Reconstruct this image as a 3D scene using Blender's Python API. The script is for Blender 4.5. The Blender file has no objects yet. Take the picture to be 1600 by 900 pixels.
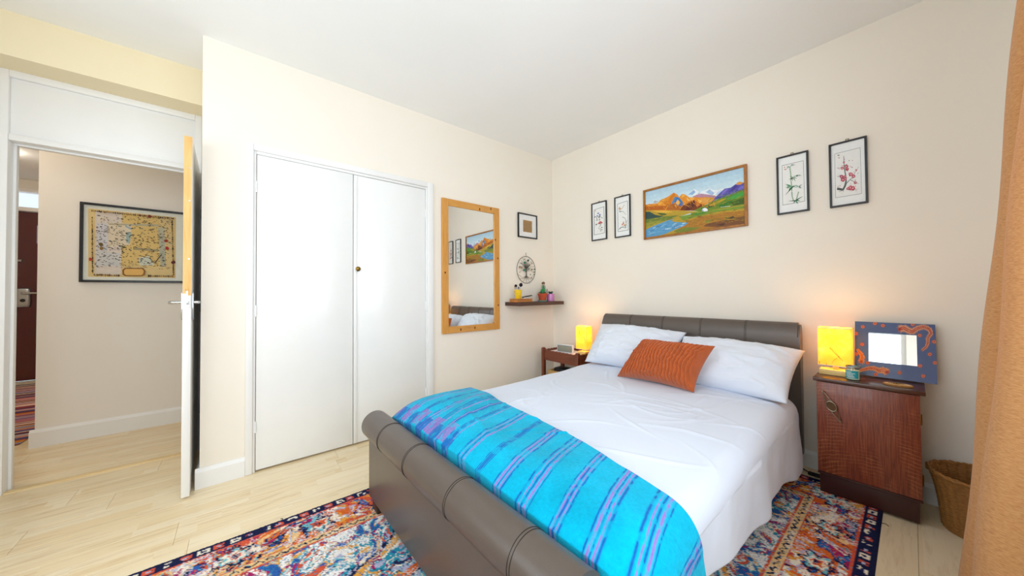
import bpy, bmesh, math, random
import numpy as np
from mathutils import Vector, Matrix
random.seed(7); RNG = np.random.default_rng(11)
S = bpy.context.scene
COL = S.collection
PI = math.pi

# ------------------------------------------------------------------ camera
cam_d = bpy.data.cameras.new('camera'); cam = bpy.data.objects.new('camera', cam_d); COL.objects.link(cam)
F_PX, PITCH, YAW, ROLL = 515.3064, 0.0160, 0.8812, -0.0068
fw = Vector((-math.sin(YAW)*math.cos(PITCH), math.cos(YAW)*math.cos(PITCH), math.sin(PITCH)))
rt = Vector((math.cos(YAW), math.sin(YAW), 0)); up = rt.cross(fw)
r2 = rt*math.cos(ROLL) + up*math.sin(ROLL); u2 = -rt*math.sin(ROLL) + up*math.cos(ROLL)
m = Matrix((r2, u2, -fw)).transposed().to_4x4(); m.translation = Vector((2.6112, -2.7626, 1.10))
cam.matrix_world = m
cam_d.sensor_fit = 'HORIZONTAL'; cam_d.sensor_width = 36.0; cam_d.lens = 36.0*F_PX/1600.0
cam_d.clip_start = 0.02
S.camera = cam

# ------------------------------------------------------------------ world, lights, exposure
WALL_E = 3.02          # inner face of the window wall
W = bpy.data.worlds.new('sky'); S.world = W; W.use_nodes = True
bgn = W.node_tree.nodes['Background']
bgn.inputs[0].default_value = (0.80, 0.90, 1.0, 1); bgn.inputs[1].default_value = 3.0

def area(name, loc, rot, sx, sy, power, col):
    d = bpy.data.lights.new(name, 'AREA'); d.shape = 'RECTANGLE'; d.size = sx; d.size_y = sy
    d.energy = power; d.color = col
    o = bpy.data.objects.new(name, d); COL.objects.link(o); o.location = loc; o.rotation_euler = rot
    return o
# daylight in the east window; the south light is added frontal fill
area('daylight_east', (WALL_E+0.24, -2.45, 1.55), (0, PI/2, 0), 1.5, 2.9, 142, (0.85, 0.935, 1.0))
area('fill_south', (1.45, -4.36, 1.50), (PI/2, 0, 0), 2.2, 1.5, 92, (0.85, 0.935, 1.0))

S.view_settings.view_transform = 'Standard'; S.view_settings.look = 'None'
S.view_settings.gamma = 1.0; S.view_settings.use_curve_mapping = False
S.view_settings.exposure = -1.38
S.cycles.adaptive_threshold = 0.025; S.cycles.max_bounces = 9; S.cycles.diffuse_bounces = 5; S.cycles.glossy_bounces = 4; S.cycles.transparent_max_bounces = 12

# ------------------------------------------------------------------ helpers
def lin(c):
    if isinstance(c, str):
        c = c.lstrip('#'); c = [int(c[i:i+2], 16)/255 for i in (0, 2, 4)]
    return tuple(x/12.92 if x <= 0.04045 else ((x+0.055)/1.055)**2.4 for x in c[:3])

def new_mat(name):
    M = bpy.data.materials.new(name); M.use_nodes = True
    nt = M.node_tree; return M, nt, nt.nodes, nt.links, nt.nodes['Principled BSDF']

def coords(N, L, scale=(1, 1, 1), kind='Object'):
    t = N.new('ShaderNodeTexCoord'); mp = N.new('ShaderNodeMapping'); mp.inputs['Scale'].default_value = scale
    L.new(t.outputs[kind], mp.inputs[0]); return mp.outputs[0]

def noise(N, L, vec, scale, detail=4, rough=0.55, dist=0.0):
    n = N.new('ShaderNodeTexNoise'); n.inputs['Scale'].default_value = scale; n.inputs['Detail'].default_value = detail
    n.inputs['Roughness'].default_value = rough; n.inputs['Distortion'].default_value = dist
    L.new(vec, n.inputs['Vector']); return n.outputs['Fac']

def ramp(N, L, fac, stops, interp='LINEAR'):
    r = N.new('ShaderNodeValToRGB'); e = r.color_ramp.elements; r.color_ramp.interpolation = interp
    while len(e) < len(stops): e.new(0.5)
    for i, (p, c) in enumerate(stops): e[i].position = p; e[i].color = (*lin(c), 1)
    L.new(fac, r.inputs[0]); return r.outputs[0]

def bump(N, L, bs, h, strength, dist=0.002):
    b = N.new('ShaderNodeBump'); b.inputs['Strength'].default_value = strength; b.inputs['Distance'].default_value = dist
    L.new(h, b.inputs['Height']); L.new(b.outputs[0], bs.inputs['Normal'])

def mat(name, c, rough=0.5, var=0.04, scale=12, metal=0.0, bmp=0.0, bscale=None, coat=0.0, sheen=0.0, emit=0.0, stretch=(1, 1, 1), spec=0.5, sub=0.0):
    M, nt, N, L, bs = new_mat(name)
    v = coords(N, L, stretch); f = noise(N, L, v, scale)
    cl = lin(c)
    lo = tuple(max(0, x*(1-var*2)) for x in cl); hi = tuple(min(1, x*(1+var*2)) for x in cl)
    mx = N.new('ShaderNodeMix'); mx.data_type = 'RGBA'
    mx.inputs[6].default_value = (*lo, 1); mx.inputs[7].default_value = (*hi, 1)
    L.new(f, mx.inputs[0]); L.new(mx.outputs[2], bs.inputs['Base Color'])
    bs.inputs['Roughness'].default_value = rough; bs.inputs['Metallic'].default_value = metal
    bs.inputs['Specular IOR Level'].default_value = spec
    bs.inputs['Coat Weight'].default_value = coat; bs.inputs['Sheen Weight'].default_value = sheen
    if emit:
        L.new(mx.outputs[2], bs.inputs['Emission Color']); bs.inputs['Emission Strength'].default_value = emit
    if bmp: bump(N, L, bs, noise(N, L, v, bscale or scale*6), bmp)
    return M

def wood(name, stops, stretch=(14, 14, 1.2), scale=3.0, rough=0.4, ring=0.0, bmp=0.12, coat=0.0):
    M, nt, N, L, bs = new_mat(name)
    v = coords(N, L, stretch)
    f = noise(N, L, v, scale, 6, 0.6, 0.6)
    L.new(ramp(N, L, f, stops), bs.inputs['Base Color'])
    bs.inputs['Roughness'].default_value = rough; bs.inputs['Coat Weight'].default_value = coat
    bump(N, L, bs, f, bmp, 0.001)
    return M

def vcol_mat(name, rough=0.6, bmp=0.0, bscale=200, sheen=0.0, spec=0.3, var=0.0):
    M, nt, N, L, bs = new_mat(name)
    a = N.new('ShaderNodeVertexColor'); a.layer_name = 'Col'
    out = a.outputs[0]
    if var:
        h = N.new('ShaderNodeHueSaturation'); L.new(out, h.inputs['Color'])
        mr = N.new('ShaderNodeMapRange'); mr.inputs[3].default_value = 1-var; mr.inputs[4].default_value = 1+var
        L.new(noise(N, L, coords(N, L), bscale*0.6), mr.inputs[0]); L.new(mr.outputs[0], h.inputs['Value'])
        out = h.outputs[0]
    L.new(out, bs.inputs['Base Color'])
    bs.inputs['Roughness'].default_value = rough; bs.inputs['Sheen Weight'].default_value = sheen
    bs.inputs['Specular IOR Level'].default_value = spec
    if bmp: bump(N, L, bs, noise(N, L, coords(N, L), bscale, 3), bmp, 0.002)
    return M

def thin_glass(name, tint=(1, 1, 1), gloss=0.06):
    M, nt, N, L, bs = new_mat(name); N.remove(bs)
    o = N['Material Output']; t = N.new('ShaderNodeBsdfTransparent'); t.inputs[0].default_value = (*tint, 1)
    g = N.new('ShaderNodeBsdfGlossy'); g.inputs['Roughness'].default_value = 0.03
    lw = N.new('ShaderNodeLayerWeight'); lw.inputs[0].default_value = 0.5
    pw = N.new('ShaderNodeMath'); pw.operation = 'POWER'; L.new(lw.outputs['Facing'], pw.inputs[0]); pw.inputs[1].default_value = 5.0
    fr = N.new('ShaderNodeMapRange'); fr.inputs[3].default_value = 0.03; fr.inputs[4].default_value = 0.75; L.new(pw.outputs[0], fr.inputs[0])
    mx = N.new('ShaderNodeMixShader'); L.new(fr.outputs[0], mx.inputs[0]); L.new(t.outputs[0], mx.inputs[1]); L.new(g.outputs[0], mx.inputs[2])
    L.new(mx.outputs[0], o.inputs[0]); return M

# --- bmesh shape helpers
def B(): return bmesh.new()
def box(bm, x0, x1, y0, y1, z0, z1, bev=0.0, seg=2, M=None):
    if x1 < x0: x0, x1 = x1, x0
    if y1 < y0: y0, y1 = y1, y0
    v = [bm.verts.new((x, y, z)) for z in (z0, z1) for y in (y0, y1) for x in (x0, x1)]
    fs = [bm.faces.new([v[i] for i in q]) for q in ((0, 2, 3, 1), (4, 5, 7, 6), (0, 1, 5, 4), (2, 6, 7, 3), (0, 4, 6, 2), (1, 3, 7, 5))]
    if bev:
        es = {e for f in fs for e in f.edges}
        r = bmesh.ops.bevel(bm, geom=list(es), offset=bev, segments=seg, affect='EDGES', profile=0.5)
        v = list({q for f in r['faces'] for q in f.verts} | {q for q in v if q.is_valid})
    if M is not None: bmesh.ops.transform(bm, matrix=M, verts=[q for q in v if q.is_valid])
    return bm
def frame_of(d):
    d = d.normalized(); a = Vector((0, 0, 1)) if abs(d.z) < 0.9 else Vector((1, 0, 0))
    s = d.cross(a).normalized(); return s, d.cross(s).normalized()
def tube(bm, pts, r, seg=8, cap=True, closed=False):
    pts = [Vector(p) for p in pts]; n = len(pts); rs = r if isinstance(r, (list, tuple)) else [r]*n
    rings = []; s = t = None
    for i, p in enumerate(pts):
        d = (pts[(i+1) % n]-pts[i-1]) if closed else (pts[min(i+1, n-1)]-pts[max(i-1, 0)])
        if d.length < 1e-9: d = Vector((0, 0, 1))
        d.normalize()
        if s is None: s, t = frame_of(d)
        else:
            s = (s-d*s.dot(d)); s = s.normalized() if s.length > 1e-6 else frame_of(d)[0]; t = d.cross(s)
        rings.append([bm.verts.new(p+(s*math.cos(2*PI*k/seg)+t*math.sin(2*PI*k/seg))*rs[i]) for k in range(seg)])
    for i in range(n if closed else n-1):
        a, b = rings[i], rings[(i+1) % n]
        for k in range(seg): bm.faces.new((a[k], a[(k+1) % seg], b[(k+1) % seg], b[k]))
    if cap and not closed:
        bm.faces.new(rings[0][::-1]); bm.faces.new(rings[-1])
    return bm
def cyl(bm, p0, p1, r, r1=None, seg=20): return tube(bm, [p0, p1], [r, r if r1 is None else r1], seg)
def lathe(bm, prof, c=(0, 0, 0), seg=32, sx=1.0, sy=1.0):
    rings = []
    for r, z in prof:
        if r < 1e-6: rings.append([bm.verts.new((c[0], c[1], c[2]+z))])
        else: rings.append([bm.verts.new((c[0]+r*sx*math.cos(2*PI*k/seg), c[1]+r*sy*math.sin(2*PI*k/seg), c[2]+z)) for k in range(seg)])
    for a, b in zip(rings, rings[1:]):
        for k in range(seg):
            q = [a[k % len(a)], a[(k+1) % len(a)], b[(k+1) % len(b)], b[k % len(b)]]
            u = []
            for w in q:
                if w not in u: u.append(w)
            if len(u) > 2: bm.faces.new(u)
    return bm
def prism(bm, poly, f, d0, d1):
    """extrude a 2-D outline; f(a, b, depth) -> xyz"""
    a = [bm.verts.new(f(p[0], p[1], d0)) for p in poly]; b = [bm.verts.new(f(p[0], p[1], d1)) for p in poly]
    bm.faces.new(a[::-1]); bm.faces.new(b); n = len(poly)
    for i in range(n): bm.faces.new((a[i], a[(i+1) % n], b[(i+1) % n], b[i]))
    return bm
def ball(bm, c, r, sx=1, sy=1, sz=1, sub=2):
    Mx = Matrix.Translation(c) @ Matrix.Diagonal((r*sx, r*sy, r*sz, 1))
    bmesh.ops.create_icosphere(bm, subdivisions=sub, radius=1, matrix=Mx); return bm

def finish(o, name, material, parent, smooth=True, ang=0.7):
    me = o.data
    if smooth and len(me.polygons):
        me.polygons.foreach_set('use_smooth', [True]*len(me.polygons)); me.set_sharp_from_angle(angle=ang)
    for q in (material if isinstance(material, (list, tuple)) else [material]): me.materials.append(q)
    if parent is not None: o.parent = parent
    COL.objects.link(o); return o
def obj(name, bm, material, parent=None, smooth=True, loc=None, rz=0.0, fixn=True):
    if fixn: bmesh.ops.recalc_face_normals(bm, faces=bm.faces)
    me = bpy.data.meshes.new(name); bm.to_mesh(me); bm.free()
    o = bpy.data.objects.new(name, me)
    if loc is not None: o.location = loc
    if rz: o.rotation_euler = (0, 0, rz)
    return finish(o, name, material, parent, smooth)
def grid_obj(name, P, material, parent=None, col=None, smooth=True, loc=None, rz=0.0, closed_u=False):
    n, k = P.shape[:2]; idx = np.arange(n*k).reshape(n, k)
    if closed_u: idx = np.vstack([idx, idx[:1]])
    f = np.stack([idx[:-1, :-1], idx[1:, :-1], idx[1:, 1:], idx[:-1, 1:]], -1).reshape(-1, 4)
    me = bpy.data.meshes.new(name)
    me.vertices.add(n*k); me.vertices.foreach_set('co', P.reshape(-1).astype(np.float32))
    me.loops.add(f.size); me.loops.foreach_set('vertex_index', f.reshape(-1).astype(np.int32))
    me.polygons.add(len(f)); me.polygons.foreach_set('loop_start', np.arange(0, f.size, 4, dtype=np.int32))
    me.update(calc_edges=True); me.validate()
    if col is not None:
        a = me.color_attributes.new('Col', 'FLOAT_COLOR', 'POINT')
        c4 = np.ones((n*k, 4), np.float32); c4[:, :3] = col.reshape(-1, 3); a.data.foreach_set('color', c4.reshape(-1))
    o = bpy.data.objects.new(name, me)
    if loc is not None: o.location = loc
    if rz: o.rotation_euler = (0, 0, rz)
    return finish(o, name, material, parent, smooth, ang=3.0)
def tag(o, label, cat, group=None):
    o['label'] = label; o['category'] = cat
    if group: o['group'] = group
    return o
def thing(name, label, cat, loc=(0, 0, 0), rz=0.0, group=None):
    o = bpy.data.objects.new(name, None); o.empty_display_size = 0.05; COL.objects.link(o)
    o.location = loc; o.rotation_euler = (0, 0, rz); return tag(o, label, cat, group)
def struct(o): o['kind'] = 'structure'; return o
def sthing(name, loc=(0, 0, 0), rz=0.0):
    o = bpy.data.objects.new(name, None); o.empty_display_size = 0.05; COL.objects.link(o)
    o.location = loc; o.rotation_euler = (0, 0, rz); o['kind'] = 'structure'; return o

# --- numpy value noise
def vnoise(x, y, seed=0):
    g = np.random.default_rng(seed).random((256, 256))
    xi = np.floor(x).astype(int); yi = np.floor(y).astype(int); fx = x-xi; fy = y-yi
    fx = fx*fx*(3-2*fx); fy = fy*fy*(3-2*fy)
    a = g[xi % 256, yi % 256]; b = g[(xi+1) % 256, yi % 256]; c = g[xi % 256, (yi+1) % 256]; d = g[(xi+1) % 256, (yi+1) % 256]
    return (a*(1-fx)+b*fx)*(1-fy)+(c*(1-fx)+d*fx)*fy
def fbm(x, y, seed=0, oct=4):
    s = 0; a = 1; t = 0
    for i in range(oct):
        s = s+a*vnoise(x*2**i+7.3*i, y*2**i+3.1*i, seed+i); t += a; a *= 0.5
    return s/t

# --- flat print builder (pictures): stacked coloured polygons on one sheet
class Art:
    def __init__(s, quad, w, h):
        """quad: TL, TR, BR, BL of the sheet in the tracing grid; w, h: real size"""
        s.w, s.h = w, h; dst = [(0, 1), (1, 1), (1, 0), (0, 0)]; A = []; b = []
        for (x, y), (u, v) in zip(quad, dst):
            A += [[x, y, 1, 0, 0, 0, -u*x, -u*y], [0, 0, 0, x, y, 1, -v*x, -v*y]]; b += [u, v]
        s.H = np.append(np.linalg.solve(np.array(A, float), np.array(b, float)), 1).reshape(3, 3)
        s.v, s.f, s.c = [], [], []; s.n = 0
    def uv(s, x, y):
        q = s.H @ np.array([x, y, 1.0]); return q[0]/q[2], q[1]/q[2]
    def raw(s, pts, col):
        d = -(0.0004+s.n*0.000012); s.n += 1; i = len(s.v)
        for u, v in pts:
            u = min(1, max(0, u)); v = min(1, max(0, v))
            s.v.append(((u-0.5)*s.w, d, (v-0.5)*s.h))
        s.f.append(list(range(i, i+len(pts)))); s.c.append(lin(col))
    def poly(s, pts, col): s.raw([s.uv(*p) for p in pts], col)
    def sheet(s, col): s.raw([(0, 0), (1, 0), (1, 1), (0, 1)], col)
    def stroke(s, pts, width, col, taper=0.6):
        n = len(pts); Lf, Rt = [], []
        for i, p in enumerate(pts):
            a = pts[max(i-1, 0)]; b = pts[min(i+1, n-1)]; dx, dy = b[0]-a[0], b[1]-a[1]; l = math.hypot(dx, dy) or 1
            w = width*0.5*(1-taper*i/max(n-1, 1)); Lf.append((p[0]-dy/l*w, p[1]+dx/l*w)); Rt.append((p[0]+dy/l*w, p[1]-dx/l*w))
        s.poly(Lf+Rt[::-1], col)
    def blob(s, x, y, rx, ry, col, n=9, jit=0.2, rot=0.0):
        P = []
        for k in range(n):
            a = 2*PI*k/n; j = 1+random.uniform(-jit, jit); px, py = rx*j*math.cos(a), ry*j*math.sin(a)
            P.append((x+px*math.cos(rot)-py*math.sin(rot), y+px*math.sin(rot)+py*math.cos(rot)))
        s.poly(P, col)
    def build(s, name, material, parent, y=0.0):
        me = bpy.data.meshes.new(name); me.from_pydata([(a, b+y, c) for a, b, c in s.v], [], s.f)
        a = me.color_attributes.new('Col', 'FLOAT_COLOR', 'CORNER')
        cc = [];
        for p, c in zip(s.f, s.c): cc += [(*c, 1)]*len(p)
        a.data.foreach_set('color', np.array(cc, np.float32).reshape(-1))
        o = bpy.data.objects.new(name, me); return finish(o, name, material, parent, False)

# ------------------------------------------------------------------ materials
def wall_paint(name, c):
    M, nt, N, L, bs = new_mat(name); v = coords(N, L)
    f = noise(N, L, v, 1.6, 3)
    cl = lin(c); mx = N.new('ShaderNodeMix'); mx.data_type = 'RGBA'
    mx.inputs[6].default_value = (*[x*0.97 for x in cl], 1); mx.inputs[7].default_value = (*[min(1, x*1.03) for x in cl], 1)
    L.new(f, mx.inputs[0]); L.new(mx.outputs[2], bs.inputs['Base Color']); bs.inputs['Roughness'].default_value = 0.75
    bs.inputs['Specular IOR Level'].default_value = 0.25
    bump(N, L, bs, noise(N, L, v, 90, 3), 0.12, 0.001); return M
M_WALL = wall_paint('cream wall paint', '#f2eadd')
M_HALLW = wall_paint('hall wall paint', '#efe9e0')
M_CEIL = wall_paint('ceiling paint', '#f6f6f4')
M_GLOSSW = mat('white gloss paint', '#f0f0ee', 0.28, 0.015, 5, bmp=0.05, bscale=14, coat=0.25)
M_TRIM = mat('white satin trim paint', '#efeeec', 0.38, 0.015, 6, bmp=0.04, bscale=30)
M_PINE_EDGE = wood('bare pine door edge', [(0.3, '#e2aa5e'), (0.6, '#efc07c'), (0.8, '#d29a50')], (20, 20, 1.5), 3, 0.6)
M_CHROME = mat('polished chrome', '#c9ccd0', 0.16, 0.02, 10, metal=1.0)
M_STEEL = mat('brushed steel', '#b9bcc0', 0.35, 0.05, 20, metal=1.0)
M_BRASS = mat('aged brass', '#8a6a2c', 0.3, 0.1, 20, metal=1.0)
M_GLASS = thin_glass('clear window glass')
M_PICGLASS = thin_glass('picture glass')
M_MIRROR = mat('mirror silver', '#eef0f0', 0.012, 0.0, 2, metal=1.0)
M_LEATHER = mat('dark brown leather', '#5a4f47', 0.34, 0.06, 9, bmp=0.25, bscale=300, spec=0.6)
M_STITCH = mat('black stitching', '#14100e', 0.7, 0.1, 60)
M_FOOTWOOD = mat('dark stained bed foot', '#2a1c16', 0.4, 0.1, 30)
M_LINEN = mat('white bed linen', '#d8e0ef', 0.85, 0.012, 5, bmp=0.10, bscale=160, sheen=0.15)
M_PILLOW = mat('white pillowcase cotton', '#e0e6f1', 0.85, 0.012, 5, bmp=0.10, bscale=160, sheen=0.15)
M_CUSHION = mat('rust orange velvet', '#b8561a', 0.8, 0.12, 22, bmp=0.35, bscale=120, sheen=0.3)
M_BLANKET = vcol_mat('woven turquoise wool', 0.95, 1.0, 150, 0.1, 0.05, 0.22)
M_RUG = vcol_mat('rug pile', 0.95, 0.9, 420, 0.0, 0.1, 0.25)
M_RUNNER = vcol_mat('striped runner weave', 0.95, 0.6, 200, 0.0, 0.1, 0.15)
M_ART = vcol_mat('printed paper', 0.55, 0.0, 60, 0, 0.3, 0.06)
M_PAINT = vcol_mat('oil painting', 0.6, 0.25, 90, 0, 0.3, 0.16)
M_BLACKF = mat('black picture frame', '#17181b', 0.35, 0.1, 20)
M_OCHREF = wood('ochre wooden frame', [(0.3, '#8a5416'), (0.6, '#ab6e22'), (0.8, '#774812')], (6, 6, 6), 4, 0.35)
M_PINE = wood('honey pine', [(0.25, '#b9762c'), (0.5, '#d79a4a'), (0.75, '#c2822f')], (16, 16, 1.4), 2.4, 0.38, coat=0.2)
M_PINEH = wood('honey pine across', [(0.25, '#b9762c'), (0.5, '#d79a4a'), (0.75, '#c2822f')], (1.4, 16, 16), 2.4, 0.38, coat=0.2)
M_KNOT = mat('pine knot', '#6a2a10', 0.45, 0.2, 60)
M_SHELF = wood('dark walnut shelf', [(0.3, '#3c241c'), (0.6, '#523328'), (0.8, '#332019')], (16, 1.2, 16), 3, 0.42)
M_TEAK = wood('reddish teak', [(0.3, '#5d2814'), (0.6, '#7a3a20'), (0.8, '#4c200f')], (10, 10, 1.5), 3, 0.36, coat=0.15)
M_TEAKH = wood('reddish teak across', [(0.3, '#5d2814'), (0.6, '#7a3a20'), (0.8, '#4c200f')], (1.5, 10, 10), 3, 0.36, coat=0.15)
M_CABTOP = wood('dark oak top', [(0.3, '#3d2218'), (0.6, '#563325'), (0.8, '#321a12')], (1.5, 14, 14), 3, 0.3, coat=0.25)
M_PLINTH = mat('dark red plinth wood', '#3a1512', 0.4, 0.12, 14, coat=0.1)

def oak_veneer(name):
    M, nt, N, L, bs = new_mat(name)
    v = coords(N, L, (60, 60, 3.0)); f = noise(N, L, v, 3.0, 6, 0.65)
    base = ramp(N, L, f, [(0.3, '#5a2418'), (0.52, '#833e28'), (0.75, '#9c5834')])
    # medullary flecks: thin warped arcs that only show in patches
    w = N.new('ShaderNodeTexWave'); w.wave_type = 'RINGS'; w.rings_direction = 'Y'
    w.inputs['Scale'].default_value = 15; w.inputs['Distortion'].default_value = 3.5; w.inputs['Detail'].default_value = 2; w.inputs['Detail Scale'].default_value = 2.2
    mpv = N.new('ShaderNodeMapping'); mpv.inputs['Location'].default_value = (-0.03, 0, -0.06); mpv.inputs['Scale'].default_value = (0.8, 1, 1.25)
    tcv = N.new('ShaderNodeTexCoord'); L.new(tcv.outputs['Object'], mpv.inputs[0]); L.new(mpv.outputs[0], w.inputs['Vector'])
    r1 = ramp(N, L, w.outputs['Fac'], [(0.86, '#000000'), (0.97, '#ffffff')])
    pn = noise(N, L, coords(N, L, (5, 5, 3)), 2.2, 3)
    r2_ = ramp(N, L, pn, [(0.47, '#000000'), (0.62, '#ffffff')])
    mu = N.new('ShaderNodeMath'); mu.operation = 'MULTIPLY'; L.new(r1, mu.inputs[0]); L.new(r2_, mu.inputs[1])
    m2 = N.new('ShaderNodeMath'); m2.operation = 'MULTIPLY'; L.new(mu.outputs[0], m2.inputs[0]); m2.inputs[1].default_value = 0.42
    mx = N.new('ShaderNodeMix'); mx.data_type = 'RGBA'; L.new(m2.outputs[0], mx.inputs[0]); L.new(base, mx.inputs[6]); mx.inputs[7].default_value = (*lin('#c0824e'), 1)
    L.new(mx.outputs[2], bs.inputs['Base Color']); bs.inputs['Roughness'].default_value = 0.36; bs.inputs['Coat Weight'].default_value = 0.2
    bump(N, L, bs, f, 0.15, 0.001); return M
M_OAK = oak_veneer('quarter sawn oak veneer')

def floor_mat(name):
    M, nt, N, L, bs = new_mat(name)
    t = N.new('ShaderNodeTexCoord'); sp = N.new('ShaderNodeSeparateXYZ'); L.new(t.outputs['Object'], sp.inputs[0])
    oi = N.new('ShaderNodeObjectInfo')
    def mth(op, a, b):
        q = N.new('ShaderNodeMath'); q.operation = op
        for i, z in enumerate((a, b)):
            if z is None: continue
            if isinstance(z, (int, float)): q.inputs[i].default_value = z
            else: L.new(z, q.inputs[i])
        return q.outputs[0]
    strip = mth('FLOOR', mth('DIVIDE', mth('ADD', sp.outputs['X'], 1.0), 0.0633), None)
    rnd = mth('MULTIPLY', oi.outputs['Random'], 57.0)
    wn0 = N.new('ShaderNodeTexWhiteNoise'); wn0.noise_dimensions = '2D'
    cb0 = N.new('ShaderNodeCombineXYZ'); L.new(strip, cb0.inputs[0]); L.new(rnd, cb0.inputs[1]); L.new(cb0.outputs[0], wn0.inputs['Vector'])
    seg = mth('FLOOR', mth('ADD', mth('DIVIDE', sp.outputs['Y'], 0.42), mth('MULTIPLY', wn0.outputs['Value'], 3.0)), None)
    cb = N.new('ShaderNodeCombineXYZ'); L.new(strip, cb.inputs[0]); L.new(seg, cb.inputs[1]); L.new(rnd, cb.inputs[2])
    wn = N.new('ShaderNodeTexWhiteNoise'); wn.noise_dimensions = '3D'; L.new(cb.outputs[0], wn.inputs['Vector'])
    tone = ramp(N, L, wn.outputs['Value'], [(0.0, '#e6cfa6'), (0.5, '#ebd8b4'), (1.0, '#efdfc0')])
    mp = N.new('ShaderNodeMapping'); mp.inputs['Scale'].default_value = (22, 1.6, 1); L.new(t.outputs['Object'], mp.inputs[0])
    ad = N.new('ShaderNodeVectorMath'); ad.operation = 'ADD'; L.new(mp.outputs[0], ad.inputs[0]); L.new(cb.outputs[0], ad.inputs[1])
    g = noise(N, L, ad.outputs[0], 2.2, 6, 0.6, 0.5)
    gr = ramp(N, L, g, [(0.30, '#c8a66c'), (0.5, '#ffffff'), (0.75, '#fff6e4')])
    mx = N.new('ShaderNodeMix'); mx.data_type = 'RGBA'; mx.blend_type = 'MULTIPLY'; mx.inputs[0].default_value = 0.38
    L.new(tone, mx.inputs[6]); L.new(gr, mx.inputs[7]); L.new(mx.outputs[2], bs.inputs['Base Color'])
    bs.inputs['Roughness'].default_value = 0.32; bs.inputs['Specular IOR Level'].default_value = 0.4
    bump(N, L, bs, g, 0.04, 0.0006); return M
M_FLOOR = floor_mat('maple laminate')
M_SUB = mat('dark underlay', '#6d5330', 0.9)

def curtain_mat():
    M, nt, N, L, bs = new_mat('apricot woven curtain')
    v = coords(N, L, (1, 1, 1)); f = noise(N, L, coords(N, L, (40, 40, 260)), 2.2, 3)
    c = ramp(N, L, f, [(0.3, '#cc9058'), (0.55, '#e0a86c'), (0.8, '#e8ba86')])
    L.new(c, bs.inputs['Base Color']); bs.inputs['Roughness'].default_value = 0.9; bs.inputs['Sheen Weight'].default_value = 0.15
    bump(N, L, bs, f, 0.3, 0.002)
    t = N.new('ShaderNodeBsdfTranslucent'); L.new(c, t.inputs[0])
    mx = N.new('ShaderNodeMixShader'); mx.inputs[0].default_value = 0.25
    L.new(bs.outputs[0], mx.inputs[1]); L.new(t.outputs[0], mx.inputs[2]); L.new(mx.outputs[0], N['Material Output'].inputs[0]); return M
M_CURTAIN = curtain_mat()

# ------------------------------------------------------------------ room shell
H = 2.621; RET = -2.937; DW = -0.62; SOUTH = -4.10
def solid(name, x0, x1, y0, y1, z0, z1, m_, parent=None):
    o = obj(name, box(B(), x0, x1, y0, y1, z0, z1), m_, parent, smooth=False)
    if parent is None: struct(o)
    return o
def multi(name, boxes, m_):
    bm = B()
    for b in boxes: box(bm, *b)
    return struct(obj(name, bm, m_, smooth=False, fixn=False))

fl = solid('floor', -4.85, WALL_E+0.02, -5.62, 0.0, -0.06, -0.012, M_SUB)
# planks: 0.19 m wide boards running along the wardrobe wall
PW, PL_ = 0.19, 1.28
bmk = box(B(), 0.0004, PW-0.0004, 0.0004, PL_-0.0004, -0.012, 0.0, 0.0008, 1); mek = None
def clip_plank(x0, x1, y0, y1):
    global mek
    full = abs(x1-x0-PW) < 1e-6 and abs(y1-y0-PL_) < 1e-6
    if full and mek is not None:
        o = bpy.data.objects.new('plank', mek); o.location = (x0, y0, 0); o.parent = fl; COL.objects.link(o); return
    o = obj('plank', box(B(), 0.0004, x1-x0-0.0004, 0.0004, y1-y0-0.0004, -0.012, 0.0, 0.0008, 1), M_FLOOR, fl, smooth=False, loc=(x0, y0, 0))
    if full: mek = o.data
def planks(X0, X1, Y0, Y1, seed):
    rr = random.Random(seed); x = X0
    while x < X1-0.01:
        xe = min(x+PW, X1); y = Y0-rr.uniform(0.1, 1.1)
        while y < Y1-0.01:
            ya, yb = max(y, Y0), min(y+PL_, Y1)
            if yb-ya > 0.02: clip_plank(x, xe, ya, yb)
            y += PL_
        x = xe
planks(-0.62, WALL_E, SOUTH, 0.0, 3)
planks(-1.52, -0.66, -5.6, -2.2, 5)
planks(-4.70, -1.52, -5.6, -3.91, 6)
bmk.free()

solid('ceiling', -4.85, WALL_E+0.3, -5.62, 0.14, H, H+0.1, M_CEIL)
solid('wall_back', -0.12, WALL_E+0.3, 0.0, 0.14, -0.02, H, M_WALL)
# wardrobe wall (left in the photo) with the opening for the built-in wardrobe
WL, WR, WT = -2.700, -1.540, 2.005
multi('wall_left', [(-0.12, 0, RET, WL, -0.02, H), (-0.12, 0, WR, 0.0, -0.02, H), (-0.12, 0, WL, WR, WT, H)], M_WALL)
solid('wall_wardrobe', -0.66, -0.62, -2.80, -1.40, 0.0, H, M_WALL)
solid('wall_return', DW, -0.12, RET, RET+0.10, -0.02, H, M_WALL)
# door wall of the recess, with a header beam in front of it
DY0, DY1, DTOP = -3.774, -3.015, 1.985
multi('wall_door', [(DW-0.12, DW, -5.62, DY0-0.045, -0.02, H), (DW-0.12, DW, DY1+0.035, RET+0.10, -0.02, H), (DW-0.12, DW, DY0-0.045, DY1+0.035, 2.385, H)], M_WALL)
solid('wall_header', DW, -0.42, SOUTH, RET, 2.382, H, wall_paint('pale yellow header paint', '#efe1bf'))  # header coloured yellower than the cream walls
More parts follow.
